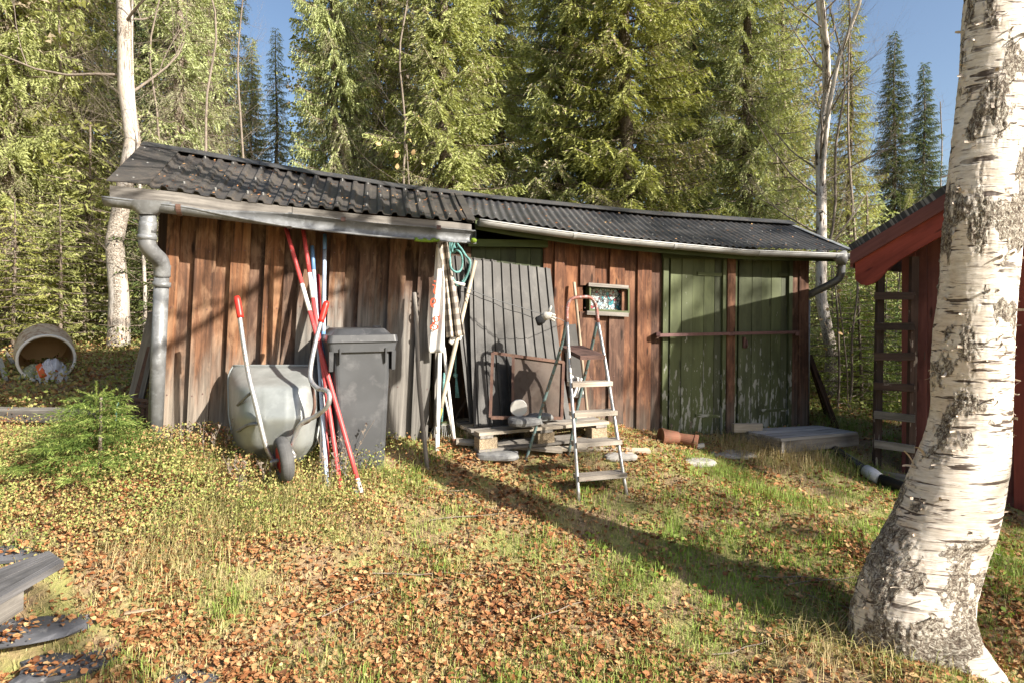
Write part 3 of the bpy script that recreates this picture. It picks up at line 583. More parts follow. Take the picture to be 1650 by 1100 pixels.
MB().beam(WR.at(984, 702, .06), WR.at(1068, 701, .06), .03, .03, (0, 0, 1)).build('base_strip', 'wood_pale', SHED)

# ------------------------------------------------------------------ red outbuilding on the right
E = Vector((2.95, 5.37, 2.137)); ra = Vector((.6097, -.7926, 0)); rb = Vector((.7926, .6097, 0)); HS = 1.25; RISE = .70
RED = thing('red_outhouse', 'small red painted gabled outhouse behind the big leaning birch', 'outbuilding', (4.0, 5.0, .1))
sl = (ra*HS+Vector((0, 0, RISE))); sln = sl.normalized(); SLN = sl.length; up_n = Vector((0, 0, 1))
def rk(s, dz=0.0, d=0.0, side=0):
    if side == 0: return E+sln*s+rb*d+Vector((0, 0, dz))
    m_ = (E+ra*HS*2); s2 = (-ra*HS+Vector((0, 0, RISE))).normalized(); return m_+s2*s+rb*d+Vector((0, 0, dz))
for side in (0, 1):
    def fn(u, v, side=side): return rk(-.03+u*(SLN+.03), .035+.012*(fbm(np.array([[u*9, v*9, side]]), 2)[0]), -.03+v*2.4, side)
    MB().grid(fn, 24, 24, th=.07 if side == 0 else -.07).build('roof', 'roof_felt', RED)
    def board(nm, h0, h1f, d0, d1, s0, n=26, side=side):
        fr = []; 
        for i in range(n+1):
            s = s0+(SLN-s0)*i/n; fr.append((s, h0(s), h1f(s)))
        mb = MB()
        for d in (d0, d1):
            for s, a, b in fr: mb.v.append(tuple(rk(s, -a, d, side))); mb.v.append(tuple(rk(s, -b, d, side))); mb.t += [(s, a, d), (s, b, d)]
        k = 2*(n+1)
        for i in range(n): mb.f += [(2*i, 2*i+1, 2*i+3, 2*i+2), (k+2*i, k+2*i+2, k+2*i+3, k+2*i+1), (2*i+1, k+2*i+1, k+2*i+3, 2*i+3), (2*i, 2*i+2, k+2*i+2, k+2*i)]
        mb.f += [(0, k, k+1, 1), (2*n, 2*n+1, k+2*n+1, k+2*n)]
        mb.build(nm, 'paint_red', RED)
    board('bargeboard', lambda s: .035, lambda s: .15, -.055, -.030, .0)
    def lowp(s):
        b = .335+.075*math.exp(-((s-.20)/.13)**2); 
        if s < .12: b = .15+(b-.15)*math.sqrt(max(0, 1-((.12-s)/.12)**2))
        return b
    board('bargeboard', lambda s: .12, lowp, -.029, -.004, .035)
MB().beam(rk(.0, -.10, -.03), rk(.0, -.10, 2.3), .14, .022, (0, 0, 1)).build('fascia', 'paint_red', RED)
MB().hexa([rk(.02, -.06, 0), rk(SLN, -.06, 0), rk(SLN, -.06, 2.2), rk(.02, -.06, 2.2)], [rk(.02, -.04, 0), rk(SLN, -.04, 0), rk(SLN, -.04, 2.2), rk(.02, -.04, 2.2)]).build('soffit', 'wood_dark', RED)
s = .35; k = 0
while s < 2*HS-.35:
    w_ = .118; zt_ = E.z+min(s, 2*HS-s)/HS*RISE-.06; zt2 = E.z+min(s+w_, 2*HS-s-w_)/HS*RISE-.06; o_ = .28+(.018 if k % 2 else 0)
    a = E+ra*s+rb*o_; b = E+ra*(s+w_-.004)+rb*o_; g_ = g1(a.x, a.y)-.05
    f3 = lambda v, z: Vector((v.x, v.y, z))
    MB().hexa([f3(a, g_), f3(b, g_), f3(b+rb*.022, g_), f3(a+rb*.022, g_)], [f3(a, zt_), f3(b, zt2), f3(b+rb*.022, zt2), f3(a+rb*.022, zt_)]).build('board', 'paint_red', RED); s += w_-.002; k += 1
c0 = E+ra*.34+rb*.26; MB().beam(f3(c0, g1(c0.x, c0.y)-.1), f3(c0, 2.2), .10, .03, ra).build('corner_board', 'paint_red', RED)
for s_ in (.36, 2*HS-.36):
    a = E+ra*s_+rb*.31; b = a+rb*1.9; MB().hexa([f3(a, 0), f3(b, 0), f3(b+ra*.03, 0), f3(a+ra*.03, 0)], [f3(a, 2.2), f3(b, 2.2), f3(b+ra*.03, 2.2), f3(a+ra*.03, 2.2)]).build('side_wall', 'paint_red', RED)

# ------------------------------------------------------------------ deck by the green doors
zt = .52; FL, FR, BR, BL = PZ(1259, 706, zt), PZ(1383, 695.5, zt), PZ(1318, 684.5, zt), PZ(1190, 691, zt)
DK = thing('door_deck', 'low grey plank platform in front of the right green door', 'deck', (FL+FR+BR+BL)/4-Vector((0, 0, .2)))
for i in range(4):
    a, b = i/4+.006, (i+1)/4-.006; p = [FL.lerp(BL, a), FR.lerp(BR, a), FR.lerp(BR, b), FL.lerp(BL, b)]; dz = Vector((0, 0, -.024))
    q = [x+dz for x in p]; MB().add(q+p, [(0, 3, 2, 1), (4, 5, 6, 7), (0, 1, 5, 4), (1, 2, 6, 5), (2, 3, 7, 6), (3, 0, 4, 7)], [(0, i*.2, 0), (1, i*.2, 0), (1, i*.2+.13, 0), (0, i*.2+.13, 0), (0, i*.2, .02), (1, i*.2, .02), (1, i*.2+.13, .02), (0, i*.2+.13, .02)]).build('plank', 'wood_deck_skylit', DK)
d_ = (FR-FL).normalized(); MB().beam(FL+Vector((0, .012, -.075)), FR+Vector((0, .012, -.068)), .10, .024, (0, 0, 1)).build('front_board', 'wood_grey', DK)
MB().beam(FL+Vector((.02, .03, -.075)), BL+Vector((.02, 0, -.075)), .10, .024, (0, 0, 1)).build('end_board', 'wood_grey', DK)
for k in (.35, .7): MB().beam(FL.lerp(FR, k)+Vector((0, .05, -.075)), BL.lerp(BR, k)+Vector((0, 0, -.075)), .10, .04, (0, 0, 1)).build('joist', 'wood_dark', DK)
a = BL.lerp(FL, .05)+Vector((-.06, 0, .02)); mb = MB().beam(P(1181, 688.5, 5.58), P(1227, 688, 5.62), .075, .05, (0, 0, 1)); mb.build('timber_offcut', 'wood_pale', loc=P(1204, 694, 5.6), label='short pale timber offcut lying on the left end of the plank platform', cat='plank')
# ------------------------------------------------------------------ poles and sticks
def WY(px, py, off=.05):
    w_ = WL if px < 702 else WR; return w_.at(px, py, off).y
def pole(name, label, cat, top, bot, r, segs, Yt=None, Yb=None, group=None, r1=None, wig=0.0, child='shaft'):
    """segs: list of (fraction end, part name, material); fraction counted from the top"""
    A = P(*top, Yt if Yt else WY(top[0], top[1], .08)); B = G(*bot) if Yb is None else P(*bot, Yb); B = B+(B-A).normalized()*.03
    r1 = r1 or r; f0 = 0.0; one = len(segs) == 1
    def at(f): 
        p = A.lerp(B, f); return p+Vector((wig*math.sin(f*7+1), wig*math.cos(f*5), 0))
    T = None if one else thing(name, label, cat, B, group)
    for (f1, nm, mat) in segs:
        n_ = max(2, int((f1-f0)*12)); pts = [at(f0+(f1-f0)*k/n_) for k in range(n_+1)]; rs = [r+(r1-r)*(f0+(f1-f0)*k/n_) for k in range(n_+1)]
        mb = MB().tube(pts, rs, 10)
        if one: return mb.build(name, mat, loc=B, smooth=True, label=label, cat=cat, group=group)
        mb.build(nm, mat, T, smooth=True); f0 = f1
    return T
pole('snow_pole', 'red pole with white band, leftmost at the top and splayed out furthest at its foot', 'pole', (461, 368), (583, 797), .0145, [(.225, 'pole_section', 'pole_red'), (.33, 'white_band', 'pole_white'), (.93, 'pole_section', 'pole_red'), (1, 'pole_tip', 'pole_white')], Yt=4.36, group='marker poles leaning by the bin')
pole('snow_pole', 'red pole with white band whose top reaches the gutter, second from left', 'pole', (488, 366), (549, 790), .0145, [(.19, 'pole_section', 'pole_red'), (.29, 'white_band', 'pole_white'), (1, 'pole_section', 'pole_red')], Yt=4.40, group='marker poles leaning by the bin')
pole('snow_pole', 'blue topped pole with greyish white shaft between red pole and taller blue pole', 'pole', (503, 397), (527, 782), .014, [(.11, 'pole_section', 'pole_blue'), (1, 'pole_section', 'pole_paleblue')], Yt=4.46, group='marker poles leaning by the bin')
pole('snow_pole', 'tallest blue pole with pale blue middle and pinkish white foot beside the bin', 'pole', (523.5, 378), (518, 775), .014, [(.07, 'pole_section', 'pole_blue'), (.42, 'pole_section', 'pole_paleblue'), (.6, 'pole_section', 'pole_blue'), (1, 'pole_section', 'pole_white')], Yt=4.52, group='marker poles leaning by the bin')
pole('snow_pole', 'dark red thin pole half hidden behind the blue poles', 'pole', (512, 443), (530, 777), .012, [(.35, 's', 'pole_darkred'), (1, 's', 'pole_red')][:1]+[(1, 'pole_section', 'pole_red')], Yt=4.5, group='marker poles leaning by the bin')
pole('metal_rod', 'short grey metal rod lying out from the foot of the red poles', 'rod', (541, 742), (581, 804), .011, [(1, 's', 'zinc')], Yt=4.12)
pole('wooden_stick', 'grey weathered wooden stick with rusty brown foot leaning right of the bin', 'stick', (666, 472), (687, 757), .016, [(1, 's', 'wood_grey')], Yt=WY(666, 472, .12), wig=.006)
pole('garden_hoe', 'tan wooden tool handle with green socket leaning past the hose coil', 'hoe', (766, 421), (708, 667), .0165, [(.94, 'shaft', 'wood_pale'), (1, 'socket', 'sapling_leaf')], Yt=4.93, Yb=4.66)
pole('tool_shaft', 'thin light wooden shaft standing behind the stepladder by the stained glass window', 'stick', (925, 455), (949, 690), .013, [(1, 's', 'wood_tan')], Yt=WY(925, 455, .07), Yb=5.15)
# white poles bundle
GP = 'white rods standing in the dark corner'
pole('white_rod', 'thick white rod with a collar near its foot, in front of the corner', 'rod', (709, 545), (704, 727), .017, [(.76, 'tube', 'pole_white'), (.82, 'collar', 'white_plastic'), (1, 'tube', 'pole_white')], Yt=4.76, Yb=4.55, group=GP)
pole('white_rod', 'thin white rod leftmost behind the hanging banner', 'rod', (701, 560), (706, 700), .010, [(1, 's', 'pole_white')], Yt=4.8, Yb=4.68, group=GP)
pole('white_rod', 'white rod slanting right with a rusty orange foot', 'rod', (714, 550), (733, 718), .013, [(.9, 'tube', 'pole_white'), (1, 'tip', 'terracotta')], Yt=4.82, Yb=4.62, group=GP)
pole('white_rod', 'thin white rod crossing behind, slanting from upper left to the rake', 'rod', (709, 600), (728, 690), .009, [(1, 's', 'pole_white')], Yt=4.85, Yb=4.72, group=GP)
pole('brown_stick', 'thin brown stick slanting in the dark gap left of the sheets', 'stick', (756, 636), (731, 678), .012, [(1, 's', 'wood_dark')], Yt=4.95, Yb=4.9)
MB().beam(P(691, 628, 4.86), P(692, 688, 4.86), .04, .02, (1, 0, 0)).build('wood_offcut', 'wood_tan', loc=P(692, 688, 4.86), label='small tan board standing in the dark corner behind the grey stick', cat='board')
# wire rake head
RK = thing('leaf_rake', 'green leaf rake standing on its wire tines in the dark corner', 'rake', P(712, 712, 4.75))
MB().tube([P(716, 600, 4.83), P(711, 684, 4.75)], .010, 8).build('shaft', 'rope_teal', RK, smooth=True)
MB().beam(P(700, 683, 4.75), P(724, 681, 4.75), .03, .012, (0, 0, 1)).build('head', 'paint_green', RK)
for k in range(12):
    u = k/11; MB().tube([P(701+22*u, 683, 4.75), P(690+41*u, 706, 4.72), P(688+44*u, 716, 4.66)], .0025, 4).build('tine', 'zinc_light', RK)

# ------------------------------------------------------------------ wheelbarrow stood on its nose
WB = thing('wheelbarrow', 'grey galvanised wheelbarrow stood on its nose against the left wall, handles up', 'wheelbarrow', G(452, 752))
cx = 441
def tray(u, v):
    s = (u-.5)*2
    half = I(v, [0, .12, .5, .8, .93, 1], [74, 75, 74, 66, 50, 36])
    py = 589+156*v; dep = I(v, [0, .12, .22, .55, .85, 1], [.04, .16, .31, .34, .22, .05])
    k = 1-abs(s)**4.0-.022*(math.exp(-((abs(s)-.30)/.035)**2)+math.exp(-((abs(s)-.62)/.03)**2))*(1 if .22 < v < .8 else 0); x = math.copysign(abs(s)**.85, s) if abs(s) < 1 else s
    px = cx+2+half*x
    if v < .14: 
        lim = 1-.10*(1-v/.14)**2; px = cx+2+half*x*lim
    Yb = 4.32-.20*v; return P(px, py, Yb-dep*k)
tr = MB().grid(tray, 28, 26, th=.003).build('tray', 'galvanised', WB, smooth=True)
rim = [tray(k/20, 0) for k in range(21)]; left = [tray(0, k/20) for k in range(21)]; right = [tray(1, k/20) for k in range(21)]
MB().tube(left[::-1]+rim+right, .009, 7).build('rim', 'galvanised', WB, smooth=True)
hl = spline([P(383, 484, 3.96), P(391, 545, 3.93), P(400, 600, 3.90), P(407, 630, 3.86), P(419, 680, 3.84), P(430, 722, 3.84), P(441, 742, 3.86), P(440, 756, 3.87)], 5)
MB().tube(hl, .0145, 10).build('handle_tube', 'tube_metal', WB, smooth=True)
hr = spline([P(524, 493, 4.05), P(510, 545, 3.99), P(501, 590, 3.92), P(501, 612, 3.88), P(512, 625, 3.82), P(527, 629, 3.76), P(531, 641, 3.73), P(526, 656, 3.74), P(508, 670, 3.78), P(486, 681, 3.80), P(476, 700, 3.82), P(468, 722, 3.84)], 5)
MB().tube(hr, .0145, 10).build('handle_tube', 'tube_metal', WB, smooth=True)
MB().tube(spline([P(501, 612, 3.88), P(507, 650, 3.86), P(500, 675, 3.86), P(486, 683, 3.80)], 4), .010, 8).build('leg_brace', 'iron_rust', WB, smooth=True)
MB().tube(spline([P(405, 632, 3.88), P(395, 640, 3.92), P(383, 652, 4.02)], 4), .010, 6).build('strut', 'zinc_dark', WB, smooth=True)
MB().tube(spline([P(416, 682, 3.85), P(400, 684, 3.90), P(382, 694, 4.0)], 4), .010, 6).build('strut', 'zinc_dark', WB, smooth=True)
for a, b in (((381.5, 478, 3.965), (387.5, 512, 3.945)), ((526.5, 486, 4.06), (517, 519, 4.02))):
    mb = MB(); A, B = P(*a), P(*b); mb.tube([A.lerp(B, k/8) for k in range(9)], [.016, .020, .021, .0195, .021, .0195, .021, .0195, .021], 12); mb.build('grip', 'red_plastic', WB, smooth=True)
WC = P(457, 739, 3.80); wa = Vector((.84, .53, .10)).normalized()   # wheel axle direction
e1 = wa.cross(Vector((0, 0, 1))).normalized(); e2 = wa.cross(e1).normalized()
R0, r0 = .105, .040
def tyre(u, v):
    a, b = u*2*PI, v*2*PI; rr = R0+r0*math.cos(b)*(.85 if math.cos(b) > 0 else 1)+(.0025 if int(v*28) % 2 and math.cos(b) > .3 else 0); return WC+(e1*math.cos(a)+e2*math.sin(a))*rr+wa*(math.sin(b)*r0)
ty = MB().grid(tyre, 40, 28)
WHL = ty.build('wheel', 'rubber', WB, smooth=True)
MB().tube([WC-wa*.03, WC-wa*.012, WC+wa*.012, WC+wa*.03], [.078, .05, .05, .078], 24).build('rim', 'red_rim', WHL)
MB().tube([WC-wa*.07, WC+wa*.07], .012, 10).build('axle', 'zinc_dark', WHL)
MB().tube([P(440, 756, 3.87), WC-wa*.07], .011, 8).build('axle_bracket', 'tube_metal', WB, smooth=True); MB().tube([P(468, 722, 3.84), WC+wa*.07], .011, 8).build('axle_bracket', 'tube_metal', WB, smooth=True)

# ------------------------------------------------------------------ wheelie bin
BN = thing('wheelie_bin', 'dark grey plastic wheelie bin with closed lid between the poles and the wooden stick', 'bin', Vector((-1.0, 4.2, .53)))
yaw = math.radians(24); bx = Vector((math.cos(yaw), math.sin(yaw), 0)); by = Vector((-math.sin(yaw), math.cos(yaw), 0))
BF = P(583.5, 757, 4.16)   # bottom centre of the front face
def bp(x, y, z): return BF+bx*x+by*y+Vector((0, 0, z))
Hb = .87
def box8(x0, x1, y0, y1, z0, X0, X1, Y0, Y1, z1): return [bp(x0, y0, z0), bp(x1, y0, z0), bp(x1, y1, z0), bp(x0, y1, z0)], [bp(X0, Y0, z1), bp(X1, Y0, z1), bp(X1, Y1, z1), bp(X0, Y1, z1)]
def rbox(nm, mat, x0, x1, y0, y1, z0, X0, X1, Y0, Y1, z1, r=.03, par=BN, nz=6):
    def ring(xa, xb, ya, yb):
        o = []
        for cx_, cy_, a0 in ((xb-r, ya+r, -90), (xb-r, yb-r, 0), (xa+r, yb-r, 90), (xa+r, ya+r, 180)):
            for k in range(5): a = math.radians(a0+k*22.5); o.append((cx_+r*math.cos(a), cy_+r*math.sin(a)))
        return o
    mb = MB(); A, B = ring(x0, x1, y0, y1), ring(X0, X1, Y0, Y1); n_ = len(A)
    for j in range(nz+1):
        f = j/nz
        for a, b in zip(A, B): x, y = a[0]+(b[0]-a[0])*f, a[1]+(b[1]-a[1])*f; z = z0+(z1-z0)*f; mb.v.append(tuple(bp(x, y, z))); mb.t.append((x, y, z))
    for j in range(nz):
        for k in range(n_): mb.f.append((j*n_+k, j*n_+(k+1) % n_, (j+1)*n_+(k+1) % n_, (j+1)*n_+k))
    mb.f += [tuple(range(n_))[::-1], tuple(nz*n_+k for k in range(n_))]; return mb.build(nm, mat, par)
rbox('body', 'bin_plastic', -.155, .155, 0, .36, 0, -.195, .195, -.025, .45, Hb, .035)
rbox('body_rim', 'bin_plastic', -.218, .218, -.045, .47, Hb-.075, -.228, .228, -.052, .48, Hb-.012, .03, nz=2)
for s_ in (-.15, .15): MB().hexa(*box8(s_-.004, s_+.004, -.04, -.02, Hb-.15, s_-.006, s_+.006, -.06, -.02, Hb-.05)).build('gusset', 'bin_plastic', BN)
for s_ in (-.205, .205): MB().hexa(*box8(s_-.012, s_+.012, -.03, .2, Hb-.20, s_-.014, s_+.014, -.045, .3, Hb-.07)).build('side_flange', 'bin_plastic', BN)
LD = rbox('lid', 'bin_lid', -.235, .235, -.065, .46, Hb-.01, -.228, .228, -.058, .46, Hb+.035, .03, nz=2)
rbox('lid_top', 'bin_lid', -.205, .205, -.03, .44, Hb+.03, -.165, .165, .03, .42, Hb+.075, .04, LD, nz=3)
for s_ in (-.185, .185): MB().hexa(*box8(s_-.03, s_+.03, .40, .52, Hb+.03, s_-.03, s_+.03, .42, .50, Hb+.085)).build('lid_hinge', 'bin_lid', LD)
MB().tube([bp(-.2, .52, Hb+.03), bp(.2, .52, Hb+.03)], .014, 8).build('handle', 'bin_plastic', BN, smooth=True)
for s_ in (-.20, .20): MB().tube([bp(s_-.025, .38, .08), bp(s_+.025, .38, .08)], .10, 20).build('wheel', 'rubber', BN, smooth=False)
MB().grid(lambda u, v: bp(-.14+.28*u, .0-.025*v*.25-.004, .01+.016*v), 6, 2, th=.006).build('foot_lip', 'bin_plastic', BN)

# ------------------------------------------------------------------ leaning roofing sheets
SB = thing('roofing_sheets', 'big black ribbed roofing sheets leaning on the shed above the pallet', 'sheets', P(840, 686, 4.9))
def lean_sheet(TLp, TRp, BRp, BLp, n_, mat, nm='sheet', amp=.014, par=SB, nv=10):
    TLp, TRp, BRp, BLp = [Vector(x) for x in (TLp, TRp, BRp, BLp)]; nr = (TRp-TLp).cross(TLp-BLp).normalized(); nr = nr if nr.y < 0 else -nr
    pr = [(0, 0), (.30, 0), (.38, 1), (.55, 1), (.63, 0)]
    us = sorted(set([0, 1]+[(i+a)/n_ for i in range(n_) for a, _ in pr])); hs = [np.interp((u*n_) % 1 if u < 1 else 0, [0, .30, .38, .55, .63, 1], [0, 0, 1, 1, 0, 0])*amp for u in us]
    mb = MB(); W = len(us)
    for j in range(nv+1):
        v = j/nv
        for u, h in zip(us, hs): p = BLp.lerp(TLp, v).lerp(BRp.lerp(TRp, v), u)+nr*(h-.03*math.sin(PI*v)); mb.v.append(tuple(p)); mb.t.append((v*1.3, u, h))
    n0 = len(mb.v); mb.v += [tuple(Vector(p)-nr*.003) for p in mb.v]; mb.t += mb.t[:n0]
    for j in range(nv):
        for i in range(W-1): q = (j*W+i, j*W+i+1, (j+1)*W+i+1, (j+1)*W+i); mb.f += [q, tuple(x+n0 for x in q[::-1])]
    for i in range(W-1): mb.f += [(i+1, i, i+n0, i+1+n0), (nv*W+i, nv*W+i+1, nv*W+i+1+n0, nv*W+i+n0)]
    for j in range(nv): mb.f += [(j*W, (j+1)*W, (j+1)*W+n0, j*W+n0), ((j+1)*W+W-1, j*W+W-1, j*W+W-1+n0, (j+1)*W+W-1+n0)]
    return mb.build(nm, mat, par)
lean_sheet(P(757, 418, 4.99), P(887, 433, 5.28), P(921, 680, 5.05), P(764, 687, 4.62), 9, 'sheet_black')
lean_sheet(P(728, 412, 5.0), P(800, 420, 5.1), P(835, 680, 4.95), P(757, 682, 4.66), 5, 'sheet_black')
# small grey sheet + white cloth behind the ladder
MB().hexa([P(916, 640, 5.32), P(942, 640, 5.36), P(942, 640, 5.38), P(916, 640, 5.34)], [P(907, 524, 5.36), P(928, 522, 5.4), P(928, 522, 5.42), P(907, 524, 5.38)]).build('roof_offcut', 'sheet_black', loc=P(922, 640, 5.3), label='narrow black sheet offcut standing between the big sheets and the tool shaft', cat='sheet')
def clo(u, v): return P(921+20*u+3*math.sin(v*3), 604+36*v-12*u*v+6*u, 5.25+.02*math.sin(u*9+v*4))
MB().grid(clo, 10, 12, th=.004).build('white_cloth', 'fabric_white', loc=P(930, 645, 5.2), smooth=True, label='crumpled white cloth hanging behind the middle treads of the stepladder', cat='cloth')

# ------------------------------------------------------------------ pallet and what stands on it
p0 = P(772, 697, 4.45); zt = p0.z; pdir = Vector((math.cos(math.radians(25)), math.sin(math.radians(25)), 0)); pn = Vector((-pdir.y, pdir.x, 0)); PLn, PD = 1.10, .62
pn = (P(734, 683, 1).normalized()*1.0); pn = Vector((-.40, .92, 0)).normalized()
PT = thing('pallet', 'weathered wooden pallet with chipboard blocks under the leaning black sheets', 'pallet', p0-Vector((0, 0, .12)))
def pq(a, b, z=0): return p0+pdir*a+pn*b+Vector((0, 0, z))
for k, (b, w_) in enumerate(((.05, .10), (.19, .09), (.32, .09), (.45, .09), (.58, .09))): MB().beam(pq(-.01*k, b, -.011), pq(PLn+.01, b, -.011), w_, .022, pn).build('deck_board', 'wood_pale' if k % 2 == 0 else 'wood_grey', PT)
for a in (.06, PLn/2, PLn-.06): MB().beam(pq(a, 0, -.034), pq(a, .63, -.034), .10, .020, pdir).build('cross_board', 'wood_grey', PT)
for a in (.075, PLn/2, PLn-.075):
    for b in (.06, .31, .56): MB().beam(pq(a-.07, b, -.084), pq(a+.07, b, -.084), .10, .078, pn).build('block', 'chipblock', PT)
for b in (.05, .31, .57): MB().beam(pq(0, b, -.133), pq(PLn, b, -.133), .09, .018, pn).build('bottom_board', 'wood_grey', PT)
for i, (a, b, wd, nm, lab, mat) in enumerate(((G(735, 722), G(905, 735), .07, 'lath', 'long pale lath lying on the grass in front of the pallet, left piece', 'wood_pale'), (G(880, 733), G(1047, 735), .05, 'lath', 'thin pale lath on the grass running right beneath the stepladder', 'wood_pale'), (G(800, 726), G(925, 712), .05, 'lath', 'short lath sticking out from below the pallet front', 'wood_grey'))):
    MB().beam(a+Vector((0, 0, .05)), b+Vector((0, 0, .045)), wd, .02, (0, 1, .25)).build(nm, mat, loc=a, label=lab, cat='lath')
# rusty screen frame
SF = thing('rusty_frame', 'rusty brown metal frame with a solid right panel leaning on the black sheets', 'frame', P(845, 673, 4.62))
c = {k: P(*v) for k, v in dict(TL=(794, 568, 4.72), TR=(908, 583, 4.98), BR=(905, 673, 4.90), BL=(790, 672, 4.54), MT=(827, 573, 4.79), MB_=(826, 672, 4.65)).items()}
for a, b in (('TL', 'TR'), ('TR', 'BR'), ('BR', 'BL'), ('BL', 'TL'), ('MT', 'MB_')): MB().beam(c[a], c[b], .022, .022, (0, 1, 0)).build('bar', 'iron_rust', SF)
o = Vector((0, .014, 0)); MB().hexa([c['MB_']+o, c['BR']+o, c['BR']+o*1.3, c['MB_']+o*1.3], [c['MT']+o, c['TR']+o, c['TR']+o*1.3, c['MT']+o*1.3]).build('panel', 'plate_brown', SF)
# white disc
dc = P(836, 657, 4.60); MB().tube([dc, dc+Vector((0, .02, .004))], .063, 32).build('white_disc', 'white_plastic', loc=dc, label='round white lid propped against the rusty frame on the pallet', cat='lid')
def rock(nm, lab, cen, sx_, sy_, sz_, mat='slate', seed=1, rot=0.0, cat='stone', n1=16, n2=8):
    cr_, sr_ = math.cos(rot), math.sin(rot); pts = []; mb = MB()
    for j in range(n2+1):
        for i in range(n1):
            a = i/n1*2*PI; b = (j/n2-.5)*PI; sgn = lambda t, e: math.copysign(abs(t)**e, t)
            x, y, z = sgn(math.cos(a), .62)*sgn(math.cos(b), .5), sgn(math.sin(a), .62)*sgn(math.cos(b), .5), sgn(math.sin(b), .6)
            k = .82+.34*fbm(np.array([[x*1.6+seed*3, y*1.6, z*.9+seed]]), 3)[0]; k += (.16 if mat == 'slab' else .06)*(vnoise(np.array([math.cos(a)*4.5+seed, math.sin(a)*4.5, z*2+seed]))-.5); x, y, z = x*k*sx_, y*k*sy_, z*sz_*(.8+.35*vnoise(np.array([[x*3, y*3, seed]]), 2)[0])
            mb.v.append(tuple(cen+Vector((x*cr_-y*sr_, x*sr_+y*cr_, z)))); mb.t.append((x, y, z))
    for j in range(n2):
        for i in range(n1): mb.f.append((j*n1+i, j*n1+(i+1) % n1, (j+1)*n1+(i+1) % n1, (j+1)*n1+i))
    mb.f += [tuple(range(n1))[::-1], tuple(n2*n1+k for k in range(n1))]
    return mb.build(nm, mat, loc=Vector(cen)-Vector((0, 0, sz_)), label=lab, cat=cat)
rock('slate_stone', 'thick grey slate lying on the front edge of the pallet', P(846, 678, 4.58), .13, .09, .035, seed=3, rot=.4)
rock('slate_stone', 'smaller grey slate behind it at the foot of the rusty panel', P(870, 672, 4.70), .10, .07, .03, seed=8, rot=.2)
rock('slate_stone', 'dark flat slate on the grass under the left end of the pallet', G(801, 741)+Vector((0, 0, .035)), .16, .10, .03, seed=5, rot=-.1)

# ------------------------------------------------------------------ stepladder
SL = thing('stepladder', 'old metal stepladder with wooden treads and rusty red hoop standing on the grass', 'stepladder', G(970, 803))
fl, fr = G(932, 811), G(1010, 800); 
def rail(b, px, py, Y): return P(px, py, Y)
tl, trr = P(912, 500, 4.40), P(961, 500, 4.50)
fl = P(933, 811, 4.10); fr = P(1010, 799, 4.20)
hoop = spline([fl, P(925, 690, 4.22), P(918, 590, 4.33), P(914, 520, 4.40), P(914.5, 495, 4.42), P(921, 482, 4.43), P(937, 479, 4.45), P(951, 480, 4.48), P(960, 492, 4.49), P(964, 520, 4.48), P(974, 575, 4.43), P(988, 660, 4.35), fr], 6)
n_ = len(hoop); i0, i1 = int(n_*.33), int(n_*.72)
MB().tube(hoop[:19], .0125, 10).build('front_leg', 'tube_metal', SL, smooth=True); MB().tube(hoop[18:55], .0125, 10).build('hoop', 'tube_red', SL, smooth=True); MB().tube(hoop[54:], .0125, 10).build('front_leg', 'tube_metal', SL, smooth=True)
MB().tube(spline([P(912, 518, 4.42), P(905, 556, 4.50), P(884, 622, 4.56), P(863, 690, 4.58), P(845, 748, 4.60)], 4), .0115, 10).build('rear_leg', 'tube_teal', SL, smooth=True)
MB().tube(spline([P(962, 520, 4.50), P(951, 570, 4.60), P(934, 640, 4.68), P(914, 742, 4.72)], 4), .0115, 10).build('rear_leg', 'tube_teal', SL, smooth=True)
def leg(side, py):
    best = min((p for p in (hoop[:24] if side == 0 else hoop[50:])), key=lambda p: abs((EYE-p.z)/p.y*FPX+HZ-py)); return best
for py0, py1, dep in ((770, 763, .10), (716, 710, .10), (667, 664, .10), (619, 617, .10)):
    # treads level, both ends at the rails
    def onrail(lst, py):
        for a, b in zip(lst[:-1], lst[1:]):
            ya, yb = HZ+(EYE-a.z)/a.y*FPX, HZ+(EYE-b.z)/b.y*FPX
            if (ya-py)*(yb-py) <= 0 and abs(ya-yb) > 1e-6: return a.lerp(b, (py-ya)/(yb-ya))
    a = onrail(hoop[:24], py0); b = onrail(hoop[50:], py1); z = (a.z+b.z)/2; a = Vector((a.x-.006, a.y+.02, z)); b = Vector((b.x+.008, b.y+.02, z)); d = (b-a).normalized(); sd = Vector((-d.y, d.x, 0))
    MB().beam(a, b, .105, .03, sd).build('tread', 'wood_tread', SL)
    MB().tube([a+Vector((.004, .03, -.02)), b+Vector((-.004, .03, -.02))], .006, 6).build('tread_rod', 'tube_metal', SL, smooth=True)
a, b = P(936, 570, 4.42), P(973, 567, 4.52); pa, pb, pc, pd = P(935.5, 575, 4.30), P(975.5, 573, 4.38), P(940, 558, 4.66), P(904, 558.5, 4.58)
zt_ = (pa.z+pb.z+pc.z+pd.z)/4; q4 = []
base = PZ(935.5, 573, 1.6-.0+(-.072*4.30)); zt_ = base.z; q4 = [PZ(935.5, 573, zt_), PZ(976, 572, zt_), None, None]; dd = (q4[1]-q4[0]); 
q4[2] = P(938, 556, 4.64); q4[3] = P(903, 557, 4.60)
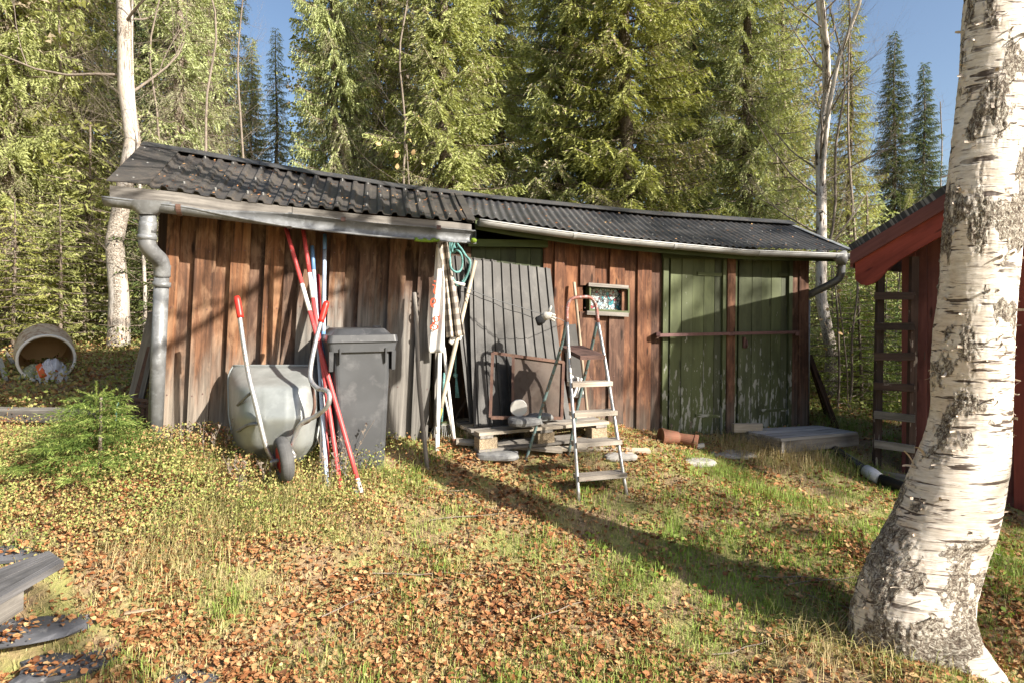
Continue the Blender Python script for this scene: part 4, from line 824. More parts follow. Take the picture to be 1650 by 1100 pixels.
# platform planks
dirb = (q4[3]-q4[0])
for k in range(2):
    u0, u1 = (k*.5+.01), (k*.5+.49); a0, a1 = q4[0].lerp(q4[3], u0), q4[1].lerp(q4[2], u0); b0, b1 = q4[0].lerp(q4[3], u1), q4[1].lerp(q4[2], u1); dz = Vector((0, 0, -.028))
    q = [a0+dz, a1+dz, b1+dz, b0+dz]; MB().add(q+[a0, a1, b1, b0], [(0, 3, 2, 1), (4, 5, 6, 7), (0, 1, 5, 4), (1, 2, 6, 5), (2, 3, 7, 6), (3, 0, 4, 7)], [(0, 0, 0), (.3, 0, 0), (.3, .1, 0), (0, .1, 0), (0, 0, .02), (.3, 0, .02), (.3, .1, .02), (0, .1, .02)]).build('platform_board', 'wood_platform', SL)

# ------------------------------------------------------------------ hose, rope, glove, wires, banner, blanket
hy = 4.86
def pth(pts, Y): return [P(x, y, Y+(.02*math.sin(i*1.7))) for i, (x, y) in enumerate(pts)]
HS_ = thing('garden_hose', 'coiled teal garden hose hanging under the roof above the black sheets', 'hose', P(742, 470, hy))
MB().tube(spline(pth([(724, 375), (725, 410), (726, 430), (733, 438), (741, 437), (745, 425), (743, 410), (737, 404), (730, 407), (729, 400), (737, 380)], hy-.12), 6), .0085, 8).build('loop', 'rope_teal', HS_, smooth=True)
MB().tube(spline(pth([(722, 375), (724, 415), (727, 440), (734, 456), (741, 460), (750, 450), (757, 430), (757, 420), (750, 412), (744, 402), (736, 390), (737, 370)], hy-.06), 6), .0085, 8).build('loop', 'rope_teal', HS_, smooth=True)
MB().tube(spline(pth([(728, 375), (733, 400), (740, 398), (748, 408), (757, 426), (752, 444), (742, 457), (732, 458), (727, 446), (724, 420), (730, 378)], hy-.0), 6), .0085, 8).build('loop', 'rope_teal', HS_, smooth=True)
MB().tube([P(729, 455, hy-.08), P(749, 459, hy-.06)], .012, 8).build('tie', 'white_plastic', HS_, smooth=True)
RP = thing('rope', 'teal rope with a knot and frayed tail hanging in the dark corner', 'rope', P(736, 600, 4.86))
MB().tube(pth([(733, 550), (734, 575), (734, 600)], 4.86), .008, 8).build('strand', 'rope_teal', RP, smooth=True)
MB().tube([P(733, 600, 4.86), P(734, 604, 4.86), P(735, 608, 4.86)], [.010, .020, .010], 10).build('knot', 'rope_teal', RP, smooth=True)
for dx in (-1.5, 0, 1.5): MB().tube([P(735, 606, 4.86), P(736+dx, 622, 4.85), P(737+dx*1.6, 640, 4.85)], .005, 6).build('tail', 'rope_teal', RP, smooth=True)
MB().tube([P(699, 443, 4.84), P(730, 456, 4.86), P(800, 484, 4.75), P(870, 505, 4.74), P(902, 514, 4.9), P(915, 520, 5.4)], .0025, 5).build('steel_wire', 'zinc', loc=P(699, 443, 4.84), label='straight thin wire stretched in front of the black sheets', cat='wire')
MB().tube(spline([P(740, 469, 4.86), P(762, 475, 4.8), P(775, 481, 4.78), P(795, 488, 4.76), P(815, 498, 4.76), P(840, 505, 4.76), P(860, 513, 4.76)], 4), .003, 5).build('dark_cord', 'cable_dark', loc=P(740, 469, 4.86), label='wavy dark cord sagging below the straight wire', cat='cord')
GL = thing('work_glove', 'white work glove with dark knitted cuff hanging on the wire', 'glove', P(878, 515, 4.7))
gd = 4.70
cf = MB().tube([P(864, 519, gd), P(867, 518, gd), P(874, 514, gd), P(877, 512, gd)], [.030, .038, .034, .026], 14); cf.build('cuff', 'cuff_dark', GL, smooth=True)
MB().tube([P(875, 512, gd), P(880, 509, gd-.01), P(886, 508, gd-.01), P(889, 507, gd)], [.028, .033, .027, .016], 14).build('palm', 'glove_cloth', GL, smooth=True)
for a, b, r_ in (((884, 503), (888, 494), .010), ((887, 507), (894, 508), .010), ((886, 510), (895, 513), .010), ((885, 512), (893, 517), .009)):
    A, B = P(*a, gd-.012), P(*b, gd-.02); MB().tube([A, A.lerp(B, .5)+Vector((0, -.006, 0)), B, B+(B-A).normalized()*.006], [r_, r_*1.1, r_*.9, r_*.35], 10).build('finger', 'glove_cloth', GL, smooth=True)
def ban(u, v):
    xl = I(v, [0, .4, 1], [703, 698, 691]); xr = I(v, [0, .3, 1], [706, 716, 716]); return P(xl+(xr-xl)*u, 394+174*v, 4.62+.012*math.sin(u*8+v*5))
BA = MB().grid(ban, 10, 24, th=.003).build('banner', 'fabric_white', loc=P(703, 560, 4.62), smooth=True, label='white cloth banner with red letters hanging at the corner', cat='banner')
def stroke(pts, wd, nm):
    mb = MB(); Y = 4.592; w3 = [P(x, y, Y) for x, y in pts]; n0 = 0
    for i, p in enumerate(w3):
        d = (w3[min(i+1, len(w3)-1)]-w3[max(i-1, 0)]).normalized(); s_ = Vector((-d.z, 0, d.x)); k = wd*(.55+.45*abs(d.z))*.5
        mb.v += [tuple(p+s_*k), tuple(p-s_*k), tuple(p-s_*k+Vector((0, .004, 0))), tuple(p+s_*k+Vector((0, .004, 0)))]
    mb.t = list(mb.v)
    for i in range(len(w3)-1):
        a = 4*i
        for q in range(4): mb.f.append((a+q, a+(q+1) % 4, a+4+(q+1) % 4, a+4+q))
    return mb.build(nm, 'letter_red', BA)
el = lambda cx_, cy_, rx, ry, a0=0, a1=360, n=16: [(cx_+rx*math.cos(math.radians(a0+(a1-a0)*k/n)), cy_+ry*math.sin(math.radians(a0+(a1-a0)*k/n))) for k in range(n+1)]
stroke([(697, 459), (702, 461), (699, 470), (701, 474)], .012, 'letter_i'); stroke([(700, 452), (701, 455)], .012, 'letter_i')
stroke([(695.5, 491), (701.5, 488)]+el(698.5, 488, 4, 7, -20, -290), .011, 'letter_e')
stroke(el(703, 514, 4, 4.5), .011, 'letter_g'); stroke([(702, 518), (697, 521), (700, 524)]+el(699.5, 527, 5.5, 4.5, -80, 280), .011, 'letter_g'); stroke([(706, 511), (709, 509)], .010, 'letter_g')
def bl_(u, v):
    xl = I(v, [0, .35, .7, 1], [708, 713, 716, 719]); xr = I(v, [0, .35, .7, 1], [724, 730, 741, 749]); y = 392+152*v-4*u
    fold = .04*abs(math.sin(u*PI*2.0+.3))+.015*math.sin(u*17+v*3); return P(xl+(xr-xl)*u, y, 4.80-fold)
MB().grid(bl_, 28, 30, tex=lambda u, v: (u*.40, v*.72, 0), th=.006).build('checked_blanket', 'check_cloth', loc=P(730, 540, 4.8), smooth=True, label='grey and beige checked blanket hanging folded beside the hose coil', cat='blanket')
MB().grid(lambda u, v: P(727+19*u-4*v, 541+14*v*(1-.7*abs(u-.4))+2*math.sin(u*6), 4.80-.02*math.sin(u*5+v)), 10, 6, tex=lambda u, v: (u*.1, .8+v*.05, 0), th=.006).build('fabric_tail', 'glove_cloth', loc=P(736, 552, 4.8), smooth=True, label='cream cloth corner hanging out from under the checked blanket', cat='cloth')

# ------------------------------------------------------------------ small things near the doors
def potf(cen, ax, r, L_, nm, lab):
    ax = Vector(ax).normalized(); mb = MB(); mb.tube([cen-ax*L_/2, cen+ax*L_*.3, cen+ax*L_*.32, cen+ax*L_/2, cen+ax*L_/2, cen+ax*L_*.42, cen-ax*L_*.40], [r*.8, r, r*1.1, r*1.12, r*.98, r*.9, r*.7], 22, cap=True)
    return mb.build(nm, 'terracotta', loc=cen-Vector((0, 0, r)), smooth=False, label=lab, cat='pot')
g_ = G(1083, 716); potf(g_+Vector((-.02, .02, .06)), (-.9, -.2, .1), .065, .16, 'clay_pot', 'mossy terracotta pot lying on its side at the foot of the left green door')
g_ = G(1108, 720); potf(g_+Vector((0, 0, .055)), (.9, -.35, -.15), .06, .17, 'clay_pot', 'bare terracotta pot lying tipped towards the deck')
g_ = G(1129, 723); MB().beam(g_+Vector((-.03, 0, .02)), g_+Vector((.03, 0, .03)), .03, .04, (0, 1, 0)).build('white_block', 'white_plastic', loc=g_, label='small white block lying in the leaves right of the clay pots', cat='block')
for cpx, lab, sx_ in (((1178, 733), 'flat grey stone slab half in the shade by the deck', .22), ((1120, 745), 'flat stone sunk in the grass between pots and birch shadow', .16), ((1000, 736), 'flat stone near the right feet of the stepladder', .13)):
    rock('flat_stone', lab, G(*cpx)+Vector((0, 0, .0)), sx_, sx_*.55, .028, mat='concrete', seed=cpx[0]*.1, rot=.2)
# lattice screen leaning at the right end of the shed
LT = thing('lattice_screen', 'dark slatted screen leaning against the right end of the shed', 'screen', P(1335, 690, 6.3))
LA, LB, LC, LDp = P(1303, 575, 6.5), P(1345, 688, 6.25), P(1303, 690, 6.6), P(1303, 690, 6.3)
MB().beam(P(1304, 572, 6.5), P(1348, 690, 6.2), .05, .03, (1, 0, 0)).build('edge_board', 'wood_dark', LT); MB().beam(P(1304, 575, 7.2), P(1334, 672, 7.0), .05, .03, (1, 0, 0)).build('edge_board', 'wood_dark', LT)
for k in range(17):
    f = (k+.5)/17; a = P(1304, 575, 6.5).lerp(P(1346, 688, 6.22), f); b = P(1304, 577, 7.2).lerp(P(1333, 671, 7.0), f); MB().beam(a+Vector((0, .02, 0)), b, .028, .012, (0, 0, 1)).build('slat', 'wood_dark', LT)
# old wooden ladder hanging by the red outhouse
OL = thing('wooden_ladder', 'old dark wooden ladder with flaking paint standing upright by the red outhouse', 'ladder', P(1440, 770, 5.1))
ya, yb = 5.28, 5.08
MB().beam(P(1419, 424, ya), P(1412, 768, ya), .058, .04, (1, 0, 0)).build('rail', 'ladder_wood', OL); MB().beam(P(1473, 414, yb), P(1467, 776, yb), .058, .04, (1, 0, 0)).build('rail', 'ladder_wood', OL)
for y0_, y1_ in ((477, 477), (526, 526), (574, 574), (621, 625), (667, 674), (714, 723), (762, 773)): MB().beam(P(1409, y0_, ya-.045), P(1474, y1_, yb-.045), .062, .028, (0, 0, 1)).build('rung', 'ladder_wood' if y0_ < 650 else 'wood_grey', OL)
# drain pipes on the ground at right
DR = thing('drain_pipe', 'black drain pipe with white socket lying on the ground in the shade', 'pipe', G(1420, 785))
a, b, c_, d_ = G(1345, 733), G(1395, 768), G(1418, 782), G(1462, 800)
up = Vector((0, 0, .05)); MB().tube([a+up, b+up], .035, 12).build('pipe_length', 'pipe_black', DR, smooth=True); MB().tube([b+up, b.lerp(c_, .5)+up, c_+up], [.05, .052, .045], 12).build('socket', 'pipe_white', DR, smooth=True); MB().tube([c_+up, d_+up*1.2, G(1480, 812)+up], .045, 12).build('pipe_length', 'pipe_black', DR, smooth=True)

# ------------------------------------------------------------------ left side: barrel, leaning planks, iron basket, timber, foreground planks
BR_ = thing('plastic_barrel', 'beige barrel lying on its side with rubbish inside, in the bushes at left', 'barrel', G(76, 612))
bc = P(75, 578, 6.05); bax = Vector((-.62, .77, .12)).normalized(); Rb = .235
prof = [(0, .97), (.04, 1.0), (.10, .98), (.14, 1.02), (.30, 1.03), (.34, 1.07), (.38, 1.03), (.58, 1.03), (.62, 1.07), (.66, 1.03), (.80, 1.0), (.86, .95)]
mb = MB(); mb.tube([bc+bax*a for a, _ in prof], [Rb*k for _, k in prof], 36, cap=False); mb.build('shell', 'barrel_skin', BR_, smooth=True)
mb = MB(); mb.tube([bc+bax*a for a in (0, .1, .2, .3, .4, .5, .6, .75, .84)], [Rb*k for k in (.93, .94, .96, .94, .96, .94, .96, .93, .90)], 36, cap=False); mb.build('lining', 'barrel_inner', BR_, smooth=True)
mb = MB(); mb.tube([bc+bax*.84, bc+bax*.85], [Rb*.90, Rb*.90], 36); mb.build('bottom', 'barrel_inner', BR_)
mb = MB(); e1b = bax.cross(Vector((0, 0, 1))).normalized(); e2b = e1b.cross(bax)
mb.tube([bc+(e1b*math.cos(a)+e2b*math.sin(a))*Rb*.965 for a in np.linspace(0, 2*PI, 40, endpoint=False)], .014, 8, closed=True); mb.build('rim', 'white_plastic', BR_, smooth=True)
def heap(nm, lab, cen, sx_, sy_, sz_, mat, amp, fr, seed, cat, jag=0.0):
    def fn(u, v):
        a = u*2*PI; r_ = v; x, y = math.cos(a)*r_, math.sin(a)*r_; n_ = fbm(np.array([[x*fr+seed, y*fr, seed]]), 4)[0]; rg = abs(n_-.5)*2
        return cen+Vector((x*sx_*(1+.25*(n_-.5)), y*sy_, sz_*(1-r_**2)**.5*(.7+amp*(n_-.3))-amp*sz_*rg*1.2))
    return MB().grid(fn, 40, 22).build(nm, mat, loc=cen, smooth=False, label=lab, cat=cat)
heap('plastic_bag', 'crumpled grey plastic bag spilling out of the barrel mouth', P(84, 604, 6.0), .13, .13, .18, 'bag_grey', 1.2, 3.6, 4, 'bag')
heap('green_sack', 'faded green sack lying in the left half of the barrel', P(57, 603, 6.12), .11, .16, .13, 'bag_green', .8, 3, 9, 'sack')
MB().beam(P(63, 588, 5.94), P(70, 606, 5.86), .05, .03, (1, 0, .3)).build('orange_case', 'orange_plastic', loc=P(67, 606, 5.88), label='small orange plastic piece sticking out of the barrel', cat='plastic piece')
MB().tube([G(-4, 562)+Vector((0, 0, .12)), G(22, 592)+Vector((0, 0, .04))], .02, 8).build('stick', 'wood_grey', loc=G(10, 580), label='grey stick lying on the ground left of the barrel', cat='stick')
MB().beam(G(0, 594)+Vector((0, 0, .10)), G(9, 616)+Vector((0, 0, .03)), .04, .03, (1, 0, 0)).build('metal_strip', 'zinc_light', loc=G(4, 610), label='short pale metal strip at the left edge below the stick', cat='strip')
GPL = 'planks leaning on the left end of the shed'
for (x0, y0, x1, y1, Y0, Y1, w_, mt, lab) in ((249, 505, 211, 665, 4.7, 4.75, .085, 'wood_grey', 'broad grey plank leaning outermost at the left end of the shed'), (250, 545, 226, 650, 4.62, 4.62, .035, 'wood_grey', 'thin grey batten leaning close to the downpipe'), (249, 540, 222, 640, 4.72, 4.70, .05, 'iron_rust', 'rusty brown board leaning between plank and batten')):
    MB().beam(P(x0, y0, Y0), P(x1, y1, Y1), w_, .025, (1, 0, 0)).build('leaning_plank', mt, loc=P(x1, y1, Y1), label=lab, cat='plank', group=GPL)
# iron basket
IB = thing('iron_basket', 'rusty iron fire basket with blue rope inside, behind the small spruce', 'basket', P(206, 690, 4.45))
for k in range(9):
    u = k/8; a = P(170+70*u, 645-3*math.sin(u*PI), 4.42+.12*math.sin(u*PI)); b = P(180+56*u, 690, 4.42+.10*math.sin(u*PI)); MB().beam(a, b, .03, .006, (1, 0, 0)).build('slat', 'iron_rust', IB)
for y_ in (643, 652, 688): MB().grid(lambda u, v: P(168+73*u, y_+5*v-3*math.sin(u*PI), 4.415-.012+.12*math.sin(u*PI)), 12, 1, th=.005).build('hoop', 'iron_rust', IB)
for k in range(9):
    u = k/8; a = P(170+70*u, 645, 4.70-.08*math.sin(u*PI)+.1); b = P(180+56*u, 688, 4.7); MB().beam(a, b, .03, .006, (1, 0, 0)).build('slat', 'iron_rust', IB)
rp = [P(205+18*math.sin(k*1.9)+k*.6, 680+9*math.cos(k*2.3), 4.56+.04*math.sin(k*1.3)) for k in range(26)]
MB().tube(spline([P(186, 694, 4.4), P(188, 655, 4.38), P(192, 650, 4.42), P(198, 668, 4.48)]+rp, 4), .0065, 6).build('blue_rope', 'rope_teal', loc=P(205, 690, 4.5), smooth=True, label='pale blue rope tangled in the iron basket', cat='rope')
# ground timber at left
a, b = PZ(-260, 681, g1(-4.6, 4.9)+.05), P(176, 682, 4.6); a = G(-120, 676)+Vector((0, 0, .05)); b = G(172, 680)+Vector((0, 0, .05))
MB().beam(a, b, .16, .09, (0, 1, 0)).build('ground_timber', 'wood_grey', loc=(a+b)/2-Vector((0, 0, .05)), label='long grey timber lying on the ground left of the small spruce', cat='timber')
# foreground steps
g0 = [PZ(-60, 985, .42), PZ(108, 893, .42), PZ(86, 888, .42), PZ(-60, 945, .42)]
FS = thing('plank_step', 'grey plank step jutting in at the lower left corner', 'step', PZ(20, 960, .3))
za = .46
A0_, A1_ = PZ(-90, 1014, za), PZ(103, 903, za); B0_, B1_ = PZ(-90, 950, za), PZ(80, 887, za)
def slabp(nm, q, th, mat, par):
    dz = Vector((0, 0, -th)); b4 = [x+dz for x in q]; L_ = (q[1]-q[0]).length; W_ = (q[3]-q[0]).length
    return MB().add(b4+q, [(0, 3, 2, 1), (4, 5, 6, 7), (0, 1, 5, 4), (1, 2, 6, 5), (2, 3, 7, 6), (3, 0, 4, 7)], [(0, 0, 0), (L_, 0, 0), (L_, W_, 0), (0, W_, 0), (0, 0, th), (L_, 0, th), (L_, W_, th), (0, W_, th)]).build(nm, mat, par)
slabp('plank', [A0_, A1_, A1_.lerp(B1_, .58), A0_.lerp(B0_, .58)], .028, 'wood_old', FS)
slabp('plank', [A0_.lerp(B0_, .61), A1_.lerp(B1_, .61), A1_.lerp(B1_, 1.05), A0_.lerp(B0_, 1.05)], .028, 'wood_old', FS)
MB().beam(PZ(-50, 1010, za-.06), PZ(28, 963, za-.07), .10, .05, (0, 0, 1)).build('support', 'wood_grey', FS)
for (px, py, sx_, sy_, rt, lab) in ((40, 1002, .30, .20, .35, 'large dark stone slab under the plank step at lower left'), (118, 1062, .20, .13, .5, 'dark stone slab half covered with leaves at the bottom left'), (300, 1098, .16, .09, .1, 'pale grey stone cut by the bottom edge of the photo'), (30, 886, .20, .10, .2, 'pale stone behind the plank step at the left edge')):
    rock('stone_slab', lab, G(px, py)+Vector((0, 0, -.014)), sx_, sy_, .026, mat='slab', seed=px*.07+1, rot=rt, n1=30)
# bark chip
c_ = G(222, 998); MB().beam(c_+Vector((-.06, 0, .03)), c_+Vector((.06, .03, .035)), .022, .008, (0, 1, 0), .6).build('wood_chip', 'wood_tan', loc=c_, label='pale wood chip lying on the brown leaves at lower left', cat='wood chip')
# ------------------------------------------------------------------ foliage generators (numpy)
def tri_sprigs(base, dirv, ln, wd, tint, jit, rng):
    n = len(base); d = dirv+rng.normal(0, jit, (n, 3)); d /= np.linalg.norm(d, axis=1, keepdims=True)+1e-9
    s = np.cross(d, rng.normal(0, 1, (n, 3))); s /= np.linalg.norm(s, axis=1, keepdims=True)+1e-9
    a = base-s*wd[:, None]/2; b = base+s*wd[:, None]/2; c = base+d*ln[:, None]
    return np.stack([a, b, c], 1).reshape(-1, 3), np.repeat(tint, 3)
def tri_mesh(name, V, T):
    n = len(V)//3; return npmesh(name, V, np.arange(n*3).reshape(n, 3), {'tint': np.clip(T, 0, 1)})
def spruce(name, H, R, seed, nb=190, dens=1.0, droop=.35, dead=.12, low=.03, sp=.045, w=.030, shape=.85, limbs=True, hang=.35):
    rng = np.random.default_rng(seed); VV = []; TT = []; tw = MB()
    for k in range(nb):
        f = (k+rng.random())/nb; h = low*H+f**.9*H*(1-low)*.985; a = k*2.39996+rng.normal(0, .3)
        L = R*(1-h/H)**shape*rng.uniform(.72, 1.15)+.12
        if rng.random() < .05: L *= 1.25
        isdead = rng.random() < dead*(1.6 if f < .35 else .6)
        da = np.array([math.cos(a), math.sin(a), 0]); pa = np.array([-da[1], da[0], 0]); dr = droop*(1-.7*f)
        def bp_(t): return np.array([0, 0, h])+da*(L*t)+np.array([0, 0, 1])*(L*(-dr*1.7*t+dr*1.25*t*t+.05*t))
        if limbs and L > .35: tw.tube([bp_(t) for t in (0, .35, .7, 1.0)], [.006+.012*L, .004+.008*L, .004+.004*L, .003], 4, cap=False)
        nt = max(4, int(L*22*dens))
        for q in range(nt):
            t = .12+.88*(q+rng.random())/nt; side = 1 if q % 2 else -1; lt = (.34*L*(1-t*.85)**.9+.06)*rng.uniform(.6, 1.2); lt = min(lt, .55)
            p0_ = bp_(t); dv = pa*side*rng.uniform(.6, 1)+da*rng.uniform(.35, .9)+np.array([0, 0, -rng.uniform(0, hang*1.6)]); dv /= np.linalg.norm(dv)
            m_ = max(2, int(lt/sp)); tt = (np.arange(m_)+.5)/m_
            pts = p0_+dv*(lt*tt)[:, None]+np.array([0, 0, -1])*(hang*lt*tt**2)[:, None]
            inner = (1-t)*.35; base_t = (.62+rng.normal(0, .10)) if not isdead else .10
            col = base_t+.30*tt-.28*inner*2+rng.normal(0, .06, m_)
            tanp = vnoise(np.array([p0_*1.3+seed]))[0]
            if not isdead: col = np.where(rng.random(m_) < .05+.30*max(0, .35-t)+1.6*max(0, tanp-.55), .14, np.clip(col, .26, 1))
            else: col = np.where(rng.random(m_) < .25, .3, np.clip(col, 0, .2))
            keep = np.ones(m_, bool) if not isdead else rng.random(m_) < .75
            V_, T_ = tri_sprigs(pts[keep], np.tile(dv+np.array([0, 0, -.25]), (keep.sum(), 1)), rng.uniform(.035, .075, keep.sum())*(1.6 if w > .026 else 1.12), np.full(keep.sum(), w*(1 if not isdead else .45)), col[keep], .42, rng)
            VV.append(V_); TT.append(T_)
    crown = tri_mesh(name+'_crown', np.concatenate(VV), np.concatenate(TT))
    tr_ = MB(); tr_.tube([(0, 0, -.3)]+[(.03*math.sin(z), .03*math.cos(z*1.3), z) for z in np.linspace(0, H*.97, 10)], [.018*H*.6]+[.010*H*(1-z/H)+.008 for z in np.linspace(0, H*.97, 10)], 8)
    k0 = len(tr_.v); tr_.v += tw.v; tr_.t += tw.t; tr_.f += [tuple(i+k0 for i in f) for f in tw.f]
    return crown, tr_.mesh(name+'_trunk', smooth=True)
def twiggy(seed, p, d, L, r, depth, mb, rng, tips, up=.15, spread=.55, kids=(3, 6), gn=.12):
    n = 5 if depth > 1 else 3; pts = [Vector(p)]; dd = Vector(d).normalized()
    for i in range(n):
        dd = (dd+Vector(rng.normal(0, gn, 3))+Vector((0, 0, up*.3))).normalized(); pts.append(pts[-1]+dd*(L/n))
    mb.tube(pts, [r*(1-.65*i/n) for i in range(n+1)], 6 if depth > 2 else (4 if depth > 1 else 3), cap=False)
    if depth <= 0: tips.append(tuple(pts[-1])); return
    for k in range(rng.integers(*kids)):
        f = rng.uniform(.3, 1.0); i = min(n-1, int(f*n)); q = pts[i].lerp(pts[i+1], f*n-i); nd = (dd+Vector(rng.normal(0, spread, 3))).normalized(); nd.z += up; twiggy(seed, q, nd, L*rng.uniform(.45, .75), r*(1-.65*f)*.62, depth-1, mb, rng, tips, up, spread, kids, gn)
def bare_tree(name, H, r, seed, nl=16, depth=2, spread=.55, lean=0.0, low=.25, LL=1.5, kids=(3, 6), forks=0):
    rng = np.random.default_rng(seed); tr_ = MB(); n = 14; pts = []
    for i in range(n+1): z = H*i/n; pts.append(Vector((lean*z*z/H+.10*math.sin(z*1.3+seed)+.05*math.sin(z*3.1), .08*math.cos(z*.9+seed), z)))
    pts[0].z = -.3
    tr_.tube(pts, [r*(1.25 if i == 0 else 1)*(1-.75*i/n)+.006 for i in range(n+1)], 12, cap=False)
    for k in range(forks):
        i = int(n*rng.uniform(.35, .6)); q = pts[i]; d = Vector((rng.normal(0, .35), rng.normal(0, .3), 1)).normalized(); pp = [q]
        for j in range(7): d = (d+Vector(rng.normal(0, .08, 3))+Vector((0, 0, .06))).normalized(); pp.append(pp[-1]+d*.6)
        tr_.tube(pp, [r*(.50-.055*j) for j in range(8)], 8, cap=False)
    tw = MB(); tips = []
    for k in range(nl):
        f = low+(1-low)*(k+rng.random())/nl; i = min(n-1, int(f*n)); q = pts[i].lerp(pts[i+1], f*n-i); a = k*2.4+rng.normal(0, .4); d = Vector((math.cos(a), math.sin(a), rng.uniform(.15, .8))); twiggy(seed, q, d, LL*(1.15-f*.7)*rng.uniform(.7, 1.2), r*.21*(1.1-f*.6), depth, tw, rng, tips, kids=kids, spread=spread)
    mt_ = tr_.mesh(name+'_trunk', smooth=True); mt_.attributes.new('rough', 'FLOAT', 'POINT').data.foreach_set('value', np.array([.30+1.0*(vnoise(np.array([[v[0]*9, v[1]*9, v[2]*3+seed]]))[0]-.4) for v in tr_.v], dtype=np.float32)); return mt_, tw.mesh(name+'_limbs', smooth=True), tips
sprA = spruce('spruce_a', 12.0, 1.40, 3, nb=370, dens=2.2, droop=.32, dead=.14, hang=.50, w=.025, sp=.020)
sprB = spruce('spruce_b', 12.5, 1.15, 5, nb=360, dens=2.1, droop=.45, dead=.24, hang=.80, w=.024, sp=.020)
sprC = spruce('spruce_c', 11.0, 1.05, 9, nb=290, dens=1.8, droop=.45, dead=.45, hang=.60, w=.023, sp=.020)
sprY = spruce('young_spruce', 2.6, .85, 12, nb=70, dens=1.3, droop=.12, dead=.03, hang=.20, w=.026)
sprF = spruce('far_spruce', 11.0, 1.5, 21, nb=150, dens=.85, droop=.45, dead=.06, sp=.075, w=.085, limbs=False, hang=.5)
def place_tree(meshes, nm, label, px, Y, sc, rot, mats=('needles', 'bark_brown'), zs=None, group=None, parts=('crown', 'trunk')):
    x = (px-825)/FPX*Y; z = g1(x, Y)-.03; T = thing(nm, label, 'tree', (x, Y, z), group); T.rotation_euler.z = rot; T.scale = (sc, sc, zs or sc)
    for me, part, mt in zip(meshes, parts, mats):
        if len(me.materials) == 0: me.materials.append(MT[mt])
        o = bpy.data.objects.new(part, me); C.objects.link(o); o.parent = T
        if me.materials[0].name != mt and not me.materials[0].name.startswith(mt): o.material_slots[0].link = 'OBJECT'; o.material_slots[0].material = MT[mt]
    return T
GS = 'spruces standing close behind the shed and at its left'
spl = [
 (sprA, 540, 10.2, .62, 0.3, 'needles', 'spruce right of the left sky gap, yellow green with open lower crown'),
 (sprB, 610, 12.4, .95, 1.2, 'needles', 'spruce with dead hanging branches between two greener spruces behind the shed middle'),
 (sprA, 715, 9.6, .95, 2.1, 'needles', 'dense green spruce behind the dip in the shed ridge'),
 (sprA, 805, 13.5, 1.0, 4.0, 'needles', 'dark spruce set back behind the middle of the shed'),
 (sprA, 905, 10.6, 1.0, 5.0, 'needles', 'big pale green spruce left of centre of the right roof'),
 (sprA, 1010, 9.8, 1.1, 0.9, 'needles', 'broadest pale green spruce behind the right roof'),
 (sprB, 1120, 11.0, 1.0, 3.3, 'needles', 'spruce with drooping sprays behind the right roof'),
 (sprB, 1205, 10.2, .92, 5.1, 'needles', 'lichen hung spruce left of the multi-stemmed birch'),
 (sprC, 1262, 12.5, .9, 2.2, 'needles', 'thin half dead spruce just left of the right birch'),
 (sprC, 1370, 13.0, .78, 0.4, 'needles', 'thin greyish spruce just right of the right birch'),
 (sprC, 655, 10.8, .75, 2.7, 'needles', 'half dead brown twigged spruce behind the left roof end'),
 (sprB, 338, 11.0, .8, 1.9, 'needles', 'tan and green spruce behind the left roof corner'),
 (sprC, 290, 9.2, .92, 0.0, 'needles', 'lichen covered spruce right of the left birch'),
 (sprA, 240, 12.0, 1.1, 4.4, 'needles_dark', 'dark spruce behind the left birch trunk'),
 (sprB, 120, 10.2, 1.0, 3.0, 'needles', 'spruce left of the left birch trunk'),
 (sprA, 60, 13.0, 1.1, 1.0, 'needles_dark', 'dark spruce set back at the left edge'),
 (sprB, 15, 8.6, .85, 5.5, 'needles', 'nearest spruce at the left edge above the barrel'),
 (sprA, -95, 9.5, 1.0, 2.5, 'needles', 'spruce cut by the left edge of the photo'),
 (sprA, 405, 15.5, .62, 3.7, 'needles', 'spruce whose top shows low in the left sky gap'),
 (sprC, 445, 14.5, .66, 1.7, 'needles', 'low thin spruce top in the left sky gap'),
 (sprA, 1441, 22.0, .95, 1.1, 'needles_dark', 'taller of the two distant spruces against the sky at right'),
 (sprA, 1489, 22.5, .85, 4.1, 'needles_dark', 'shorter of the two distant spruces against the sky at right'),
]
for ms, px, Y, sc, rt, mt, lab in spl: place_tree(ms, 'spruce_tree', lab, px, Y, sc, rt, (mt, 'bark_brown'), zs={535: 1.05, 540: 1.05, 1441: .94, 1489: .87, 338: 1.0}.get(px), group=GS if Y < 16 else 'distant spruces against the sky')
GY = 'young spruces low in the undergrowth'
